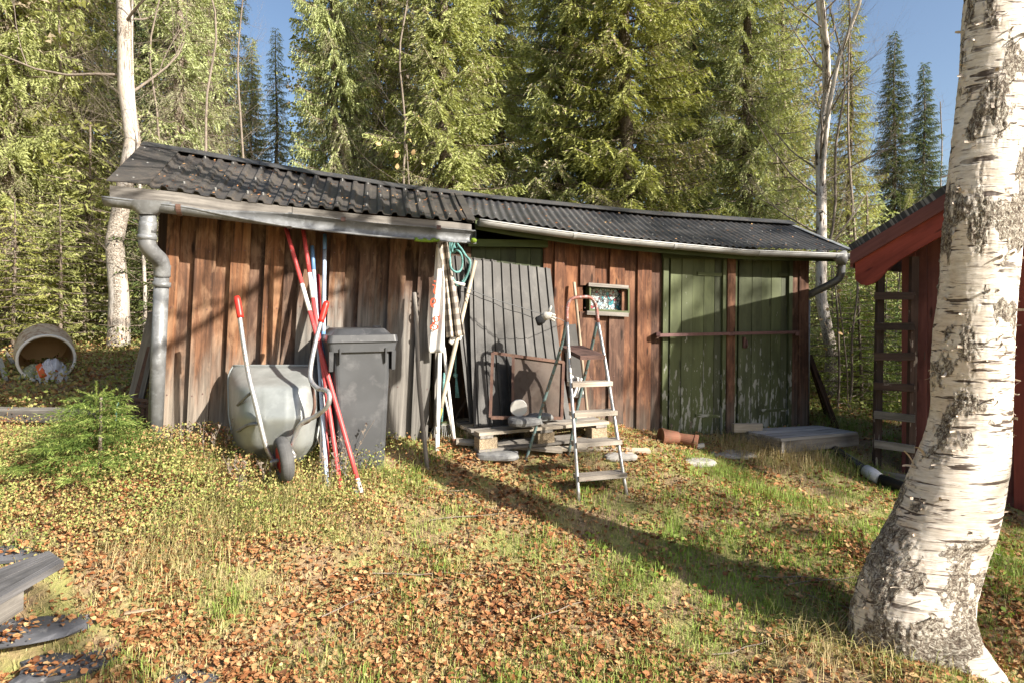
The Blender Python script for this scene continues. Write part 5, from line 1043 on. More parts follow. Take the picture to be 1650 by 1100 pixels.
for px, Y, sc, rt, mt, lab in ((95, 8.0, .80, .3, 'needles', 'young spruce behind the barrel, lowest branches over the moss'), (140, 8.8, 1.25, 2.0, 'needles', 'young spruce between barrel and left birch'), (20, 7.6, .78, 1.0, 'needles', 'young spruce at the left edge behind the barrel'), (255, 8.4, .9, 1.1, 'needles_dark', 'young spruce between the left birch and the shed end'),
      (1352, 10.2, 1.0, 3.0, 'needles_young', 'bright green young spruce right of the shed end'), (1402, 10.9, 1.35, 4.0, 'needles', 'pale young spruce seen just left of the old ladder'), (1447, 10.0, .85, 5.0, 'needles_young', 'bright young spruce seen between the ladder rails'), (1520, 12.0, 1.3, 6.0, 'needles', 'young spruce hidden partly by the red outhouse'), (1318, 12.0, 1.2, 2.4, 'needles_young', 'young spruce seen behind the right birch trunk'), (1390, 14.5, 1.7, .4, 'needles', 'young spruce farther back right of the shed'), (1372, 8.6, .62, 2.6, 'needles_young', 'small bright spruce nearest the right end of the shed'), (1428, 8.8, .70, 1.9, 'needles_young', 'small bright spruce behind the left rail of the old ladder'), (1490, 9.4, .9, .9, 'needles', 'young spruce behind the right rail of the old ladder'), (1340, 9.4, .8, 5.2, 'needles', 'young spruce right beside the right birch foot'), (1385, 7.9, .72, 4.4, 'needles_young', 'leafy young spruce in the middle of the gap beside the deck'), (1462, 8.2, .66, 3.4, 'needles_young', 'bright young spruce close behind the ladder rungs'), (1412, 9.6, 1.0, .2, 'needles', 'taller young spruce in the gap between shed and outhouse')):
    place_tree(sprY, 'young_spruce', lab, px, Y, sc, rt, (mt, 'bark_brown'), group=GY)
T_ = place_tree(sprC, 'spruce_tree', 'short unseen spruce behind and right of the camera, added to shade the lower left corner', 825, 1.0, .37, .5, group=None); T_.location = (3.2, -.6, g1(3.2, -.6))  # unseen tree, added so its shadow falls on the lower left slabs
for px, Y, sc, rt, lab in ((1395, 14.0, .33, 1.0, 'low spruce top showing just over the ladder gap'), (1465, 15.0, .36, 3.0, 'low spruce below the distant pair at right'), (1530, 16.0, .40, 2.0, 'spruce hidden behind the red outhouse roof'), (1340, 15.0, .45, 4.0, 'low spruce behind the foot of the right birch')):
    place_tree(sprA, 'spruce_tree', lab, px, Y, sc, rt, ('needles', 'bark_brown'), group='low spruces in the gap at right')
# small spruce in the front left
sprS = spruce('little_spruce', .52, .33, 31, nb=62, dens=3.6, droop=-.12, dead=0, hang=.02, sp=.008, w=.010, low=.02, shape=.95, limbs=False)
ls = thing('little_spruce', 'little bright green spruce growing in front of the ground timber at left', 'tree', G(155, 762)+Vector((0, 0, -.03)))
for me, part, mt in zip(sprS, ('crown', 'trunk'), ('fresh_spruce', 'bark_brown')):
    V = np.empty(len(me.vertices)*3, dtype=np.float32)
    if part == 'crown':
        me.vertices.foreach_get('co', V); V = V.reshape(-1, 3, 3); c0 = V.mean(1, keepdims=True); V = c0+(V-c0)*.46; me.vertices.foreach_set('co', V.reshape(-1))
    else:
        me.vertices.foreach_get('co', V); V = V.reshape(-1, 3); 
    me.update(); me.materials.append(MT[mt]); o = bpy.data.objects.new(part, me); C.objects.link(o); o.parent = ls
# leader shoots with needles
rng = np.random.default_rng(5); VV = []; TT = []
for (a, b) in (((0, 0, .60), (0, 0, .84)), ((0, 0, .70), (-.12, 0, .765)), ((0, 0, .70), (.12, .02, .77)), ((0, 0, .69), (.05, .03, .79)), ((0, 0, .58), (-.15, .02, .62)), ((0, 0, .56), (.14, 0, .60)), ((0, 0, .57), (-.06, -.05, .66))):
    a, b = np.array(a)*[1, 1, .72], np.array(b)*[1, 1, .72]; n = int(np.linalg.norm(b-a)*1500); t = rng.random(n); base = a+(b-a)*t[:, None]; d = (b-a)/np.linalg.norm(b-a)
    V_, T_ = tri_sprigs(base, np.tile(d*.9, (n, 1)), rng.uniform(.012, .018, n), np.full(n, .0035), .65+.35*rng.random(n), .6, rng); VV.append(V_); TT.append(T_)
me = tri_mesh('leader', np.concatenate(VV), np.concatenate(TT)); me.materials.append(MT['fresh_spruce']); o = bpy.data.objects.new('leader_shoots', me); C.objects.link(o); o.parent = ls; o['kind'] = 'stuff'
# far wood: one mass behind the trees, plus an added unseen ring blocking sky light
rng = np.random.default_rng(77); me0 = sprF[0]; co = np.empty(len(me0.vertices)*3, dtype=np.float32); me0.vertices.foreach_get('co', co); co = co.reshape(-1, 3); tn = np.empty(len(co), dtype=np.float32); me0.attributes['tint'].data.foreach_get('value', tn)
VV = []; TT = []
for k, (px, Y) in enumerate([(-160, 14), (-60, 16), (30, 18), (90, 15.5), (165, 14.5), (200, 19), (260, 16), (320, 15), (350, 20), (385, 19), (500, 16), (560, 15), (590, 20), (640, 15.5), (690, 19), (740, 14.5), (780, 19), (850, 17), (870, 22), (930, 15), (980, 19), (1050, 15.5), (1090, 20), (1150, 15), (1180, 19), (1235, 16), (1265, 21), (1310, 18)]+[(1340+k*38, 30+3*math.sin(k)) for k in range(9)]+[(-300, 15), (-420, 14), (-560, 16), (-240, 20)]+[('ring', b_) for b_ in list(range(130, 296, 8))+list(range(344, 400, 8))]):
    ring = px == 'ring'
    if ring: rr_ = 11.5+rng.uniform(0, 3); x = rr_*math.cos(math.radians(Y)); Y = rr_*math.sin(math.radians(Y)); px = 0 if x < 0 else 100
    a = rng.uniform(0, 6.28); s_ = rng.uniform(.9, 1.2) if px < 1330 or px < 0 else rng.uniform(.38, .55); x = x if ring else (px-825)/FPX*Y; R_ = np.array([[math.cos(a), -math.sin(a), 0], [math.sin(a), math.cos(a), 0], [0, 0, 1]])
    if 380 < px < 480: s_ *= .64
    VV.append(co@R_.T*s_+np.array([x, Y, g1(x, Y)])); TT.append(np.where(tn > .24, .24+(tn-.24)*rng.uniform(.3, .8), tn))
me = tri_mesh('far_wood', np.concatenate(VV), np.concatenate(TT)); mkobj('far_wood', me, 'needles', kind='stuff', label='mass of dark spruces filling the wood behind the nearer trees, with an unseen ring added around the camera to block sky light', cat='wood')

# birches and bare trees
bt1 = bare_tree('birch_left', 9.5, .115, 4, nl=15, depth=3, low=.30, LL=1.7, kids=(3, 5)); bt2 = bare_tree('birch_right', 10.0, .075, 8, nl=44, depth=3, low=.20, LL=1.25, kids=(3, 6), forks=2); bt3 = bare_tree('bare_small', 5.5, .019, 15, nl=34, depth=2, low=.1, LL=1.3, kids=(4, 7)); bt4 = bare_tree('bare_bush', 3.2, .022, 18, nl=16, depth=2, low=.05, LL=1.0, kids=(3, 6), spread=.45)
def bare(ms, nm, lab, px, Y, sc, rt, mats, group=None, cat='tree'):
    T = place_tree(ms[:2], nm, lab, px, Y, sc, rt, mats, group=group, parts=('trunk', 'limbs')); T['category'] = cat; return T
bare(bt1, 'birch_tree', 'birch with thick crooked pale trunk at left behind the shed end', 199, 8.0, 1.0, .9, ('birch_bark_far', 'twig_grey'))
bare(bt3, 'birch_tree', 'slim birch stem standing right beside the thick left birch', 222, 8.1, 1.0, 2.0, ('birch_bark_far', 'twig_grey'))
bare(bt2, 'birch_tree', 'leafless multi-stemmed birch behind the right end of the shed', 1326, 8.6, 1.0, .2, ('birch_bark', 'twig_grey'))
GB = 'leafless small trees in the wood edge'
for px, Y, sc, rt, lab in ((330, 8.7, 1.0, .3, 'bare grey tree behind the left roof corner'), (395, 9.3, .95, 2.2, 'bare grey tree left of the sky gap'), (1375, 11.5, 1.25, 1.0, 'bare tan tree right of the multi-stemmed birch'), (650, 9.0, .95, 4.0, 'bare twiggy tree behind the middle of the left roof'), (90, 9.0, 1.1, 5.0, 'bare twiggy tree left of the thick left birch'), (1255, 11, 1.3, .6, 'bare tree beside the lichen hung spruce'), (1520, 24, 1.7, .6, 'thin bare tree against the sky beside the big birch'), (20, 9.4, 1.2, 3.9, 'bare twiggy tree at the left edge'), (260, 8.6, .9, 2.9, 'bare tree between left birch and roof corner'), (1345, 9.6, 1.1, 5.9, 'bare tree close to the right birch trunk')):
    bare(bt3, 'bare_tree', lab, px, Y, sc, rt, ('twig_grey', 'twig_grey'), GB)
for px, Y, sc, rt, lab in ((1375, 7.6, .62, .3, 'thin bare bush right of the shed end'), (1345, 7.4, .55, 4.4, 'low bare bush behind the lattice screen'), (1450, 9.0, .7, 1.0, 'bare bush seen between the ladder rails')):
    bare(bt4, 'bare_bush', lab, px, Y, sc, rt, ('twig_grey', 'twig_grey'), 'bare bushes right of the shed', 'bush')
# yellow leaves on saplings
rng = np.random.default_rng(9)
def leaf_faces(cen, size, rng, tint):
    n = len(cen); nrm = rng.normal(0, 1, (n, 3)); nrm /= np.linalg.norm(nrm, axis=1, keepdims=True); u = np.cross(nrm, rng.normal(0, 1, (n, 3))); u /= np.linalg.norm(u, axis=1, keepdims=True); v = np.cross(nrm, u); L = size[:, None]
    P6 = [cen-u*L*.5, cen-u*L*.15+v*L*.32+nrm*L*.08, cen+u*L*.2+v*L*.26+nrm*L*.06, cen+u*L*.5, cen+u*L*.2-v*L*.26+nrm*L*.06, cen-u*L*.15-v*L*.32+nrm*L*.08]
    V = np.stack(P6, 1).reshape(-1, 3); b = (np.arange(n)*6)[:, None]; F = np.concatenate([b+np.array([[0, 5, 1]]), b+np.array([[1, 5, 4]]), b+np.array([[1, 4, 2]]), b+np.array([[2, 4, 3]])]); return V, F, np.repeat(tint, 6)
for (px, py, Y, n, s_, lab) in ((1350, 500, 7.4, 26, .055, 'sapling with a few yellow leaves right of the shed end'), (655, 262, 8.6, 14, .075, 'sapling top with hanging yellow leaves above the ridge'), (1455, 560, 8.6, 22, .06, 'sapling with yellow leaves seen through the ladder')):
    c0 = np.array(P(px, py, Y)); gx = c0[0]; base = Vector((gx+.15, Y+.05, g1(gx, Y))); T = thing('yellow_sapling', lab, 'sapling', base)
    MB().tube(spline([base, Vector((gx+.1, Y, (base.z+c0[2])/2)), Vector(c0)+Vector((0, 0, .25))], 4), .008, 5).build('stem', 'twig_grey', T)
    V, F, t = leaf_faces(c0+rng.normal(0, 1, (n, 3))*[.16, .15, .28], np.full(n, s_)*rng.uniform(.7, 1.3, n), rng, .8+.2*rng.random(n)); me = npmesh('leaves', V-np.array(base), F, {'tint': t, 'tex': V}); o = mkobj('leaves', me, 'leaf_litter', T, kind='stuff')

# ------------------------------------------------------------------ the big leaning birch in front
TYF = lambda z: np.interp(z, [-.2, .5, 1.0, 1.5, 2.0, 3.0, 4], [2.93, 2.90, 2.84, 2.77, 2.68, 2.58, 2.54]); TY = 2.70
tab = [(-260, 1600, 1720), (-120, 1562, 1698), (0, 1545, 1688), (120, 1540, 1683), (240, 1524, 1672), (340, 1512, 1662), (470, 1504, 1651), (560, 1494, 1646), (640, 1496, 1642), (700, 1486, 1641), (770, 1455, 1637), (830, 1434, 1628), (890, 1408, 1603), (940, 1384, 1588), (985, 1366, 1573), (1030, 1372, 1568), (1075, 1384, 1572), (1110, 1392, 1585), (1180, 1395, 1590)]
rows = []
for py_, l_, r_ in tab:
    Yq = 2.7
    for _ in range(12): zq = EYE-(py_-HZ)/FPX*Yq; Yq = float(TYF(zq))
    al, ar = math.atan((l_-825)/FPX), math.atan((r_-825)/FPX); am = (al+ar)/2; hw = (ar-al)/2; D = Yq/math.cos(am); rows.append((zq, D*math.sin(am), D*math.sin(hw)*1.04-.004))
rows = rows[::-1]; tz = np.array([r[0] for r in rows]); tcx = np.array([r[1] for r in rows]); trd = np.array([r[2] for r in rows])
NZ, NA = 540, 290; zz = np.linspace(-.18, 3.55, NZ); th = np.linspace(0, 2*PI, NA, endpoint=False)
def smooth(a, k): ker = np.ones(k)/k; return np.convolve(np.pad(a, (k//2, k-1-k//2), mode='edge'), ker, 'valid')
cxz = smooth(np.interp(zz, tz, tcx), 41); rz = smooth(np.interp(zz, tz, trd), 31); cyz = TYF(zz)
Th, Zz = np.meshgrid(th, zz); Rz = rz[:, None]*np.ones_like(Th)
tx3 = np.stack([np.cos(Th)*.19, np.sin(Th)*.19, Zz*1.0], -1)
# rough patches: bands on the left flank, the base, and big plates with vertical bias
pn1 = fbm(tx3*[7, 7, 4.5]+3.1, 5, 4); pn2 = fbm(tx3*[17, 17, 12]+9.7, 4, 7)
ang = np.cos(Th-math.radians(195)); angR = np.cos(Th-math.radians(-25))
rough = (pn1-.5)*2.0+(pn2-.5)*1.3+.30*np.clip(ang, 0, 1)**2+.14*np.clip(angR, 0, 1)+.38*np.clip((.38-Zz)/.35, 0, 1)**1.2+.14*np.exp(-((Zz-2.0)/.35)**2)
rough = np.clip(rough*1.5-.12, 0, 1)
smooth_zone = np.exp(-((Zz-.85)/.22)**2)*np.clip(np.cos(Th-math.radians(250)), 0, 1); rough = np.clip(rough-smooth_zone*.7, 0, 1)
crack = np.abs(fbm(tx3*[38, 38, 22]+1.7, 4, 11)-.5)*2; fine = fbm(tx3*[60, 60, 45]+5, 3, 13)-.5
disp = .012*(fbm(tx3*[6, 6, 3], 3, 17)-.5)*2+rough*(.020*(crack-.25)+.010*fine)+.0015*fine
ringn = fbm(tx3*[4, 4, 60], 3, 19)-.5; disp += (1-rough)*.004*ringn
flare = np.clip((.34-Zz)/.45, 0, 1)**1.6
lob = .30*np.clip(np.cos(Th-math.radians(172)), 0, 1)**6+.95*np.clip(np.cos(Th-math.radians(-52)), 0, 1)**10+.35*np.clip(np.cos(Th-math.radians(95)), 0, 1)**6+.15*np.clip(np.cos(Th-math.radians(262)), 0, 1)**6
Rf = Rz*(1+flare*lob)+disp
# bulge scar on the right side
Rf += .022*np.exp(-((Zz-.62)/.05)**2-((np.angle(np.exp(1j*(Th-math.radians(-60)))))/.30)**2)-.02*np.exp(-((Zz-.52)/.045)**2-((np.angle(np.exp(1j*(Th-math.radians(-70)))))/.45)**2)
X = cxz[:, None]+np.cos(Th)*Rf; Yc = cyz[:, None]+np.sin(Th)*Rf*.64; 
tilt = np.gradient(cxz, zz)[:, None]; Z3 = Zz-np.cos(Th)*Rf*tilt*.55
V = np.stack([X, Yc, Z3], -1).reshape(-1, 3); ii = np.arange(NZ*NA).reshape(NZ, NA); F = np.stack([ii[:-1], np.roll(ii, -1, 1)[:-1], np.roll(ii, -1, 1)[1:], ii[1:]], -1).reshape(-1, 4)
tb = np.array([1.75, 2.9, .02]); BT = thing('birch_tree', 'big white birch leaning in the foreground at the right edge, with rough dark bark patches', 'tree', tb)
me = npmesh('trunk', V-tb, F, {'tex': (tx3+np.stack([0*Th, 0*Th, tilt*np.cos(Th)*-.1], -1)).reshape(-1, 3), 'rough': rough.ravel()}, smooth=True); mkobj('trunk', me, 'birch_bark', BT)
top = Vector((float(cxz[-1]), float(cyz[-1]), 3.45)); rng = np.random.default_rng(41)
up_ = [top+Vector((0, 0, -.35)), top, top+Vector((.06, .02, .8)), top+Vector((.08, .10, 1.7)), top+Vector((0, .15, 2.7)), top+Vector((.1, .1, 4.0)), top+Vector((.1, .1, 5.5))]
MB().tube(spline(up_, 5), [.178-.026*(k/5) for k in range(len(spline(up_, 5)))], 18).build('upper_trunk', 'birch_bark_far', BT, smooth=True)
tw = MB(); tips = []
for k in range(15):
    f = rng.uniform(.22, .95); i = min(5, int(f*6)); q = Vector(up_[i]).lerp(Vector(up_[i+1]), f*6-i) if i < 6 else up_[-1]; a = k*2.4+rng.normal(0, .3); twiggy(3, q, (math.cos(a), math.sin(a), rng.uniform(.1, .6)), rng.uniform(1.2, 2.2), .030*(1.2-f*.6), 3, tw, rng, tips, kids=(3, 5), spread=.5)
for (q, d, L_, r_) in ((top+Vector((0, 0, .45)), (-.9, -.3, .45), 2.3, .04), (top+Vector((0, 0, .9)), (.2, -.8, .3), 2.0, .04), (top+Vector((0, 0, 1.6)), (-.9, .2, .3), 2.3, .04), (top+Vector((0, 0, 1.0)), (-.7, .3, .45), 2.2, .05), (top+Vector((0, 0, 1.2)), (-.5, -.6, .4), 2.2, .04), (top+Vector((0, 0, .7)), (-.9, -.1, .3), 2.4, .045)): twiggy(3, q, d, L_, r_, 3, tw, rng, tips, kids=(4, 6), spread=.5, up=.05)
tw.build('limbs', 'twig_grey', BT, smooth=True)
# peeling bark flakes
def surf(t, z):
    j = int(np.clip((z+.18)/3.73*(NZ-1), 0, NZ-1)); i = int(t/(2*PI)*NA) % NA; return Vector((X[j, i], Yc[j, i], Z3[j, i])), Vector((math.cos(t), math.sin(t), 0)), rough[j, i]
fk = MB(); rr = random.Random(3); cnt = 0
while cnt < 170:
    t = rr.uniform(PI*.95, PI*2.05); z = rr.uniform(.15, 3.0); p, n_, rg_ = surf(t, z)
    if not (.12 < rg_ < .75): continue
    cnt += 1; tg = Vector((-n_.y, n_.x, 0)); L_ = rr.uniform(.006, .022)*(1.8 if rr.random() < .12 else 1); W_ = rr.uniform(.004, .018); sg = rr.choice((-1, 1)); tl_ = rr.uniform(-.4, .4); up3 = Vector((0, 0, 1))*math.cos(tl_)+tg*math.sin(tl_); sd = tg*math.cos(tl_)-Vector((0, 0, 1))*math.sin(tl_)
    if rr.random() < .55: up3, sd = sd, up3
    k0 = len(fk.v); cur = rr.uniform(.8, 2.6)
    for q in range(4):
        a = cur*q/3; o_ = up3*(math.sin(a)/cur*L_*2*sg)+n_*((1-math.cos(a))/cur*L_*2.0+.001); w2 = W_*(1-.25*q/3)*rr.uniform(.7, 1.1)
        fk.v += [tuple(p+o_-sd*w2/2), tuple(p+o_+sd*w2/2)]; fk.t += [tuple(p+o_-sd*w2/2), tuple(p+o_+sd*w2/2)]
    fk.f += [(k0+2*q, k0+2*q+1, k0+2*q+3, k0+2*q+2) for q in range(3)]
fk.build('bark_flakes', 'bark_flake_mat', BT, kind='stuff', smooth=True)

# ------------------------------------------------------------------ leaves, grass, low plants on the ground
rng = np.random.default_rng(123)
def blocked(x, y):
    """inside the shed, under the deck or under the red outhouse"""
    d1 = (x-WL.o.x)*WL.n.x+(y-WL.o.y)*WL.n.y; t1 = (x-WL.o.x)*WL.d.x+(y-WL.o.y)*WL.d.y; d2 = (x-WR.o.x)*WR.n.x+(y-WR.o.y)*WR.n.y; t2 = (x-WR.o.x)*WR.d.x+(y-WR.o.y)*WR.d.y
    inl = (d1 < .03) & (d1 > -1.8) & (t1 > WL.t(266)) & (t1 < WL.t(702)); inr = (d2 < .03) & (d2 > -1.7) & (t2 > WR.t(700)) & (t2 < WR.t(1302)); return inl | inr
def scatter(n, y0, y1, xk=.86, pw=1.0):
    """denser near the camera, inside the field of view plus a margin"""
    u = rng.random(n); y = y0*(y1/y0)**(u**pw); x = (rng.random(n)*2-1)*(y*xk+.25); k = ~blocked(x, y); return x[k], y[k]
patch = lambda x, y: fbm(xy3(x, y, 1.9, 3.3), 4, 31); fine_p = lambda x, y: fbm(xy3(x, y, 6.0, 7.7), 3, 37)
# stones/planks stay free of too much cover: lying leaves only
# leaves
x, y = scatter(300000, 1.9, 9.5, pw=1.1); px_ = 825+FPX*x/y
dl = .50+1.6*(patch(x+9, y)-.5)+1.6*(fine_p(x, y+5)-.5)-.16*np.clip(x/1.5,-.7,1)-.30*np.clip((x-.6)/1.2, 0, 1)*np.clip((3.4-y)/1, 0, 1)*0+.20*np.clip((2.95-y)/.5, 0, 1)
keep = rng.random(len(x)) < np.clip(dl, .06, 1); x, y = x[keep], y[keep]; z = gz(x, y)
ks = np.ones(len(x), bool)
for o_ in bpy.data.objects:
    if o_.name.startswith('stone_slab'):
        vv = np.array([list(v.co) for v in o_.data.vertices]); c_ = vv.mean(0)+np.array(o_.location); rx = np.ptp(vv[:, 0])/2; ry = np.ptp(vv[:, 1])/2; dd = ((x-c_[0])/rx)**2+((y-c_[1])/ry)**2; ins = dd < .85; z = np.where(ins, np.maximum(z, o_.location.z+.046), z); ks &= ~(ins & (rng.random(len(x)) > .25))
x, y, z = x[ks], y[ks], z[ks]; n = len(x)
size = (.007+.033*rng.random(n)**1.7)*(1+.15*np.clip((y-4)/3, 0, 1)); nr = rng.normal(0, .38, (n, 3)); nr[:, 2] = 1; nr /= np.linalg.norm(nr, axis=1, keepdims=True); a = rng.random(n)*6.283
u = np.stack([np.cos(a), np.sin(a), np.zeros(n)], 1); u -= nr*(u*nr).sum(1, keepdims=True); u /= np.linalg.norm(u, axis=1, keepdims=True); v = np.cross(nr, u); cen = np.stack([x, y, z+.006+rng.random(n)**2*.022], 1); L = size[:, None]; fold = rng.uniform(-.05, .28, n)[:, None]; cu = rng.uniform(-.15, .25, n)[:, None]
P6 = [cen-u*L*.5, cen-u*L*.18+v*L*.36+nr*L*fold, cen+u*L*.15+v*L*.30+nr*L*fold, cen+u*L*.5+nr*L*cu, cen+u*L*.15-v*L*.30+nr*L*fold, cen-u*L*.18-v*L*.36+nr*L*fold]
V = np.stack(P6, 1).reshape(-1, 3); b = (np.arange(n)*6)[:, None]; F = np.concatenate([b+np.array([[0, 5, 4]]), b+np.array([[0, 4, 3]]), b+np.array([[0, 3, 2]]), b+np.array([[0, 2, 1]])])
tn = np.clip(rng.beta(1.3, 1.5, n)*.95-.10*np.clip(-x/1.5, -1, 1)*0-.04+.12*(fbm(xy3(x, y, 1.2), 2, 3)-.5), 0, 1)
mkobj('fallen_leaves', npmesh('fallen_leaves', V, F, {'tint': np.repeat(tn, 6)}), 'leaf_litter', kind='stuff', label='orange and tan birch leaves littering the grass', cat='leaves')
# leaves and needles lying on the roofs
n = 420; pts = []
for k in range(n):
    left = rng.random() < .62; e0, e1 = (EL.t(175), EL.t(764)) if left else (ER.t(738), ER.t(1371)); r0, r1 = (RW.t(234), RW.t(741)) if left else (RW.t(741), RW.t(1270)); ew, ef = (EL, ze) if left else (ER, zr)
    u = rng.random(); vq = rng.random()**1.4; pts.append(list(ptE(ew, ef, e0+(e1-e0)*u).lerp(ptE(RW, zg, r0+(r1-r0)*u), vq)+Vector((0, -.004, .020 if left else .014))))
pts = np.array(pts); V, F, t = leaf_faces(pts, rng.uniform(.010, .030, n), rng, rng.random(n)*.8); V[:, 2] = pts[:, 2].repeat(6)+(V[:, 2]-pts[:, 2].repeat(6))*.3+(V[:, 1]-pts[:, 1].repeat(6))*.5
mkobj('roof_litter', npmesh('roof_litter', V, F, {'tint': t}), 'leaf_litter', kind='stuff', label='fallen leaves lying on the corrugated shed roof', cat='leaves')
# grass
def blades(x, y, h, wd, tint, lean=.55, lift=0.0):
    n = len(x); z = gz(x, y)-.004+lift; a = rng.random(n)*6.283; d = np.stack([np.cos(a), np.sin(a), np.zeros(n)], 1); ln = rng.uniform(.15, 1, n)*lean; s = np.stack([-np.sin(a+.6), np.cos(a+.6), np.zeros(n)], 1)
    b0 = np.stack([x, y, z], 1); H = h[:, None]; m_ = b0+d*H*(ln*.28)[:, None]+np.array([0, 0, 1])*H*.58; tp = b0+d*H*(ln*1.0)[:, None]+np.array([0, 0, 1])*H*(1-.45*ln)[:, None]; W = wd[:, None]
    V = np.stack([b0-s*W/2, b0+s*W/2, m_+s*W*.38, m_-s*W*.38, tp], 1).reshape(-1, 3); b = (np.arange(n)*5)[:, None]; F = np.concatenate([b+np.array([[0, 1, 2]]), b+np.array([[0, 2, 3]]), b+np.array([[3, 2, 4]])]); return V, F, np.repeat(tint, 5)
x, y = scatter(280000, 1.9, 9.5, pw=1.05); pt = patch(x, y); fp = fine_p(x, y); px_ = 825+FPX*x/y
dens = np.clip(.45+2.2*(pt-.45)+1.6*(fp-.5)+.20*np.clip(x/2, -.5, 1), .10, 1); keep = rng.random(len(x)) < dens; x, y, pt, fp = x[keep], y[keep], pt[keep], fp[keep]; n = len(x)
tuft = np.clip((fp-.52)*6, 0, 1)*np.clip((pt-.4)*5, 0, 1)
h = rng.uniform(.018, .055, n)*(1+1.5*tuft*rng.random(n)); tn = np.clip(rng.normal(.50, .18, n)+1.1*(pt-.5)+.10*np.clip(x, -1, 2)+.20*tuft, 0, 1)
V, F, t = blades(x, y, h, rng.uniform(.0025, .0048, n), tn, .8); mkobj('lawn_grass', npmesh('lawn_grass', V, F, {'tint': t}), 'grass', kind='stuff', label='short green and straw coloured grass', cat='grass')
# long tufts
cl_ = [(640, 775, .14, 260, .62), (400, 830, .20, 700, .45), (330, 860, .18, 500, .40), (470, 800, .18, 600, .45), (360, 760, .20, 500, .5), (300, 930, .14, 300, .35), (240, 900, .14, 380, .35), (560, 850, .12, 260, .4), (1180, 770, .12, 420, .8), (1240, 800, .12, 420, .8), (1300, 815, .12, 380, .8), (1140, 745, .12, 260, .7), (1215, 730, .22, 420, .15), (1260, 745, .22, 420, .12), (1190, 715, .16, 300, .12), (1330, 745, .18, 300, .2), (1380, 760, .16, 260, .7), (860, 880, .11, 260, .75), (1020, 930, .11, 280, .8), (1300, 1000, .14, 200, .6), (1340, 1060, .16, 220, .3), (1380, 1030, .16, 160, .25), (1470, 1090, .12, 160, .5), (1000, 960, .10, 220, .8), (720, 700, .12, 200, .35), (560, 760, .16, 400, .5), (250, 740, .16, 300, .5), (980, 690, .1, 160, .5), (1090, 705, .1, 150, .5), (1640, 950, .12, 300, .8), (1600, 900, .10, 300, .85), (1350, 690, .25, 300, .7), (1420, 660, .3, 400, .65), (900, 1050, .09, 200, .7), (1150, 1040, .09, 220, .75), (420, 960, .10, 220, .45), (500, 1060, .09, 200, .6)]
VV, FF, TT = [], [], []; k0 = 0
for px, py, hh, n, tm in cl_:
    c0 = G(px, py); r_ = rng.random(n)**.6*(.10+hh*.6); a = rng.random(n)*6.283; xx = c0.x+np.cos(a)*r_*1.5; yy = c0.y+np.sin(a)*r_; k = ~blocked(xx, yy); xx, yy = xx[k], yy[k]; n = len(xx)
    V, F, t = blades(xx, yy, hh*rng.uniform(.4, 1.1, n), rng.uniform(.0022, .004, n), np.clip(rng.normal(tm, .12, n), 0, 1), 1.5); VV.append(V); FF.append(F+k0); TT.append(t); k0 += len(V)
mkobj('tall_grass', npmesh('tall_grass', np.concatenate(VV), np.concatenate(FF), {'tint': np.concatenate(TT)}), 'grass', kind='stuff', label='tufts of longer grass and dry bent straws', cat='grass')
# berry shrubs (leafy ground cover)
def cover(nm, lab, n, test, hmin, hmax, tmean, tsd, ls_, y0=4.5, y1=12.0):
    x, y = scatter(n, y0, y1, .95, 1.0); k = test(x, y) > rng.random(len(x)); x, y = x[k], y[k]; n = len(x); hb = fbm(xy3(x, y, 2.6, 1.1), 3, 41); H = (hmin+(hmax-hmin)*np.clip((hb-.3)*2.2, 0, 1)); zt_ = gz(x, y)+H*rng.random(n)**.55
    V, F, t = leaf_faces(np.stack([x+rng.normal(0, .01, n), y, zt_], 1), rng.uniform(.55, 1.2, n)*ls_, rng, np.clip(rng.normal(tmean, tsd, n)+.9*(fbm(xy3(x, y, 3.1, 9), 2, 43)-.5), 0, 1))
    return mkobj(nm, npmesh(nm, V, F, {'tint': t}), 'heather', kind='stuff', label=lab, cat='shrubs')
def sstep(v, a, b): t = np.clip((v-a)/(b-a), 0, 1); return t*t*(3-2*t)
def pyof(x, y): return HZ+FPX*(EYE-gz(x, y))/y
def t_near(x, y):
    px = 825+FPX*x/y; py = pyof(x, y); return sstep(px, 690, 520)*sstep(py, 925, 825)*sstep(y, 5.0, 4.75)*np.clip(.45+2.4*(fine_p(x+3, y)-.38), 0, 1)
cover('berry_shrubs', 'yellow green berry shrubs in front of the left wall', 230000, t_near, .06, .25, .46, .27, .0165, 2.9, 5.0)
def t_far(x, y):
    px = 825+FPX*x/y; return sstep(px, 330, 240)*sstep(y, 4.8, 5.0)*.9
cover('forest_floor_shrubs', 'green and reddish berry shrubs on the forest floor at left', 60000, t_far, .04, .16, .50, .24, .034)
def t_r(x, y):
    px = 825+FPX*x/y; return sstep(px, 1290, 1330)*sstep(y, 6.2, 6.6)*.8
cover('right_undergrowth', 'green undergrowth beyond the right end of the shed', 30000, t_r, .04, .22, .72, .18, .05)
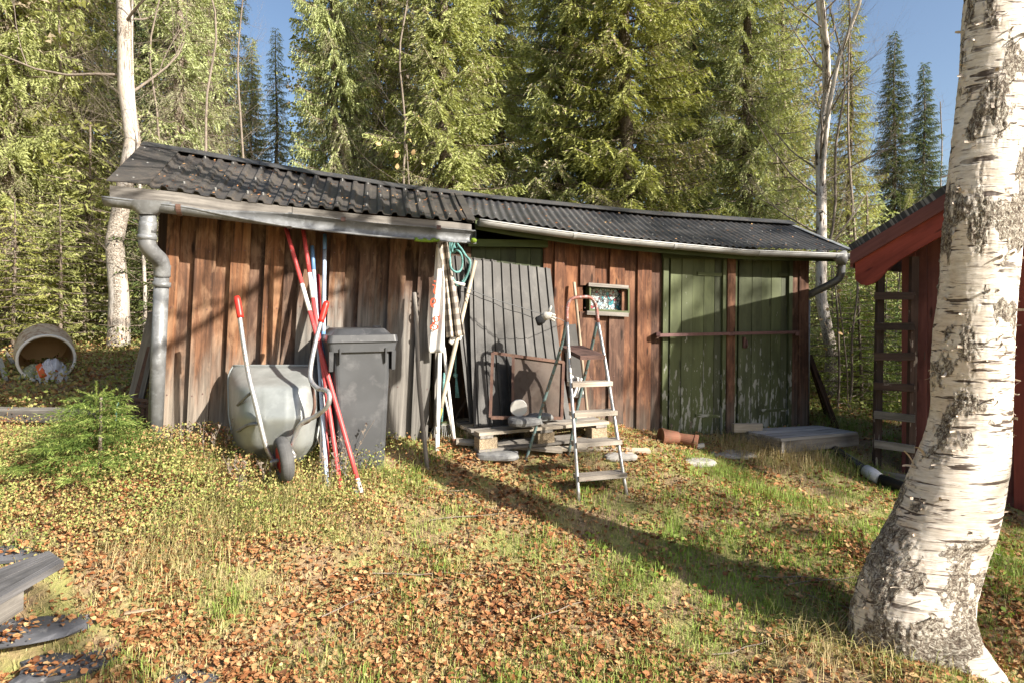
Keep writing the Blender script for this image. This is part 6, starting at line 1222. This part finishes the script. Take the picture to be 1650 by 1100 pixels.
# dry stalks and twigs
tw = MB(); rr = random.Random(5)
for px, py, n, hh in ((350, 745, 5, .30), (395, 800, 6, .22), (440, 790, 5, .20), (545, 790, 5, .32), (560, 760, 4, .35), (280, 730, 5, .22), (655, 700, 2, .3), (800, 712, 3, .1), (1100, 700, 2, .18), (860, 720, 2, .08)):
    for k in range(n):
        b = G(px+rr.uniform(-25, 25), py+rr.uniform(-8, 8)); d = Vector((rr.uniform(-.35, .35), rr.uniform(-.3, .1), 1)); h_ = hh*rr.uniform(.6, 1.1); tw.tube([b, b+d*h_*.5, b+d*h_+Vector((rr.uniform(-.05, .05), 0, 0))], [.002, .0017, .001], 4)
        for q in range(14): c_ = b+d*h_*rr.uniform(.5, 1); tw.add([c_, c_+Vector((rr.uniform(-.02, .02), rr.uniform(-.01, .01), rr.uniform(-.02, .01))), c_+Vector((rr.uniform(-.012, .012), 0, rr.uniform(-.03, -.005)))], [(0, 1, 2)])
for px, py, L_, a in ((690, 845, .5, .3), (720, 800, .35, -.4), (600, 930, .6, .1), (850, 1010, .4, .5), (1220, 935, .5, -.2), (1270, 950, .5, .15), (1300, 965, .4, -.4), (1150, 1060, .4, .2), (520, 1000, .35, .6), (690, 790, .3, .1)):
    b = G(px, py); pts = [b+Vector((math.cos(a)*L_*k/5, math.sin(a)*L_*k/5, 0)) for k in range(6)]; pts = [Vector((p.x+rr.uniform(-.015, .015), p.y+rr.uniform(-.01, .01), g1(p.x, p.y)+.022)) for p in pts]; tw.tube(pts, [.0035, .003, .003, .0025, .002, .001], 5)
tw.build('twigs_and_stalks', 'twig_grey', kind='stuff', label='dry stalks and fallen twigs scattered over the ground', cat='twigs', loc=(0, 0, 0))
# broad green leaves near the birch foot
n = 420; cc = np.concatenate([np.array([list(G(px+rng.normal(0, 25), py+rng.normal(0, 16)))+np.array([0, 0, .03]) for _ in range(32)]) for px, py in ((1040, 930), (1100, 900), (1620, 890), (1630, 1000), (960, 880), (1190, 870), (1600, 940))])
V, F, t = leaf_faces(cc+rng.normal(0, .008, cc.shape), rng.uniform(.018, .036, len(cc)), rng, rng.uniform(.6, .9, len(cc))); mkobj('clover_leaves', npmesh('clover_leaves', V, F, {'tint': t}), 'grass', kind='stuff', label='small broad green weed leaves in the grass', cat='weeds')
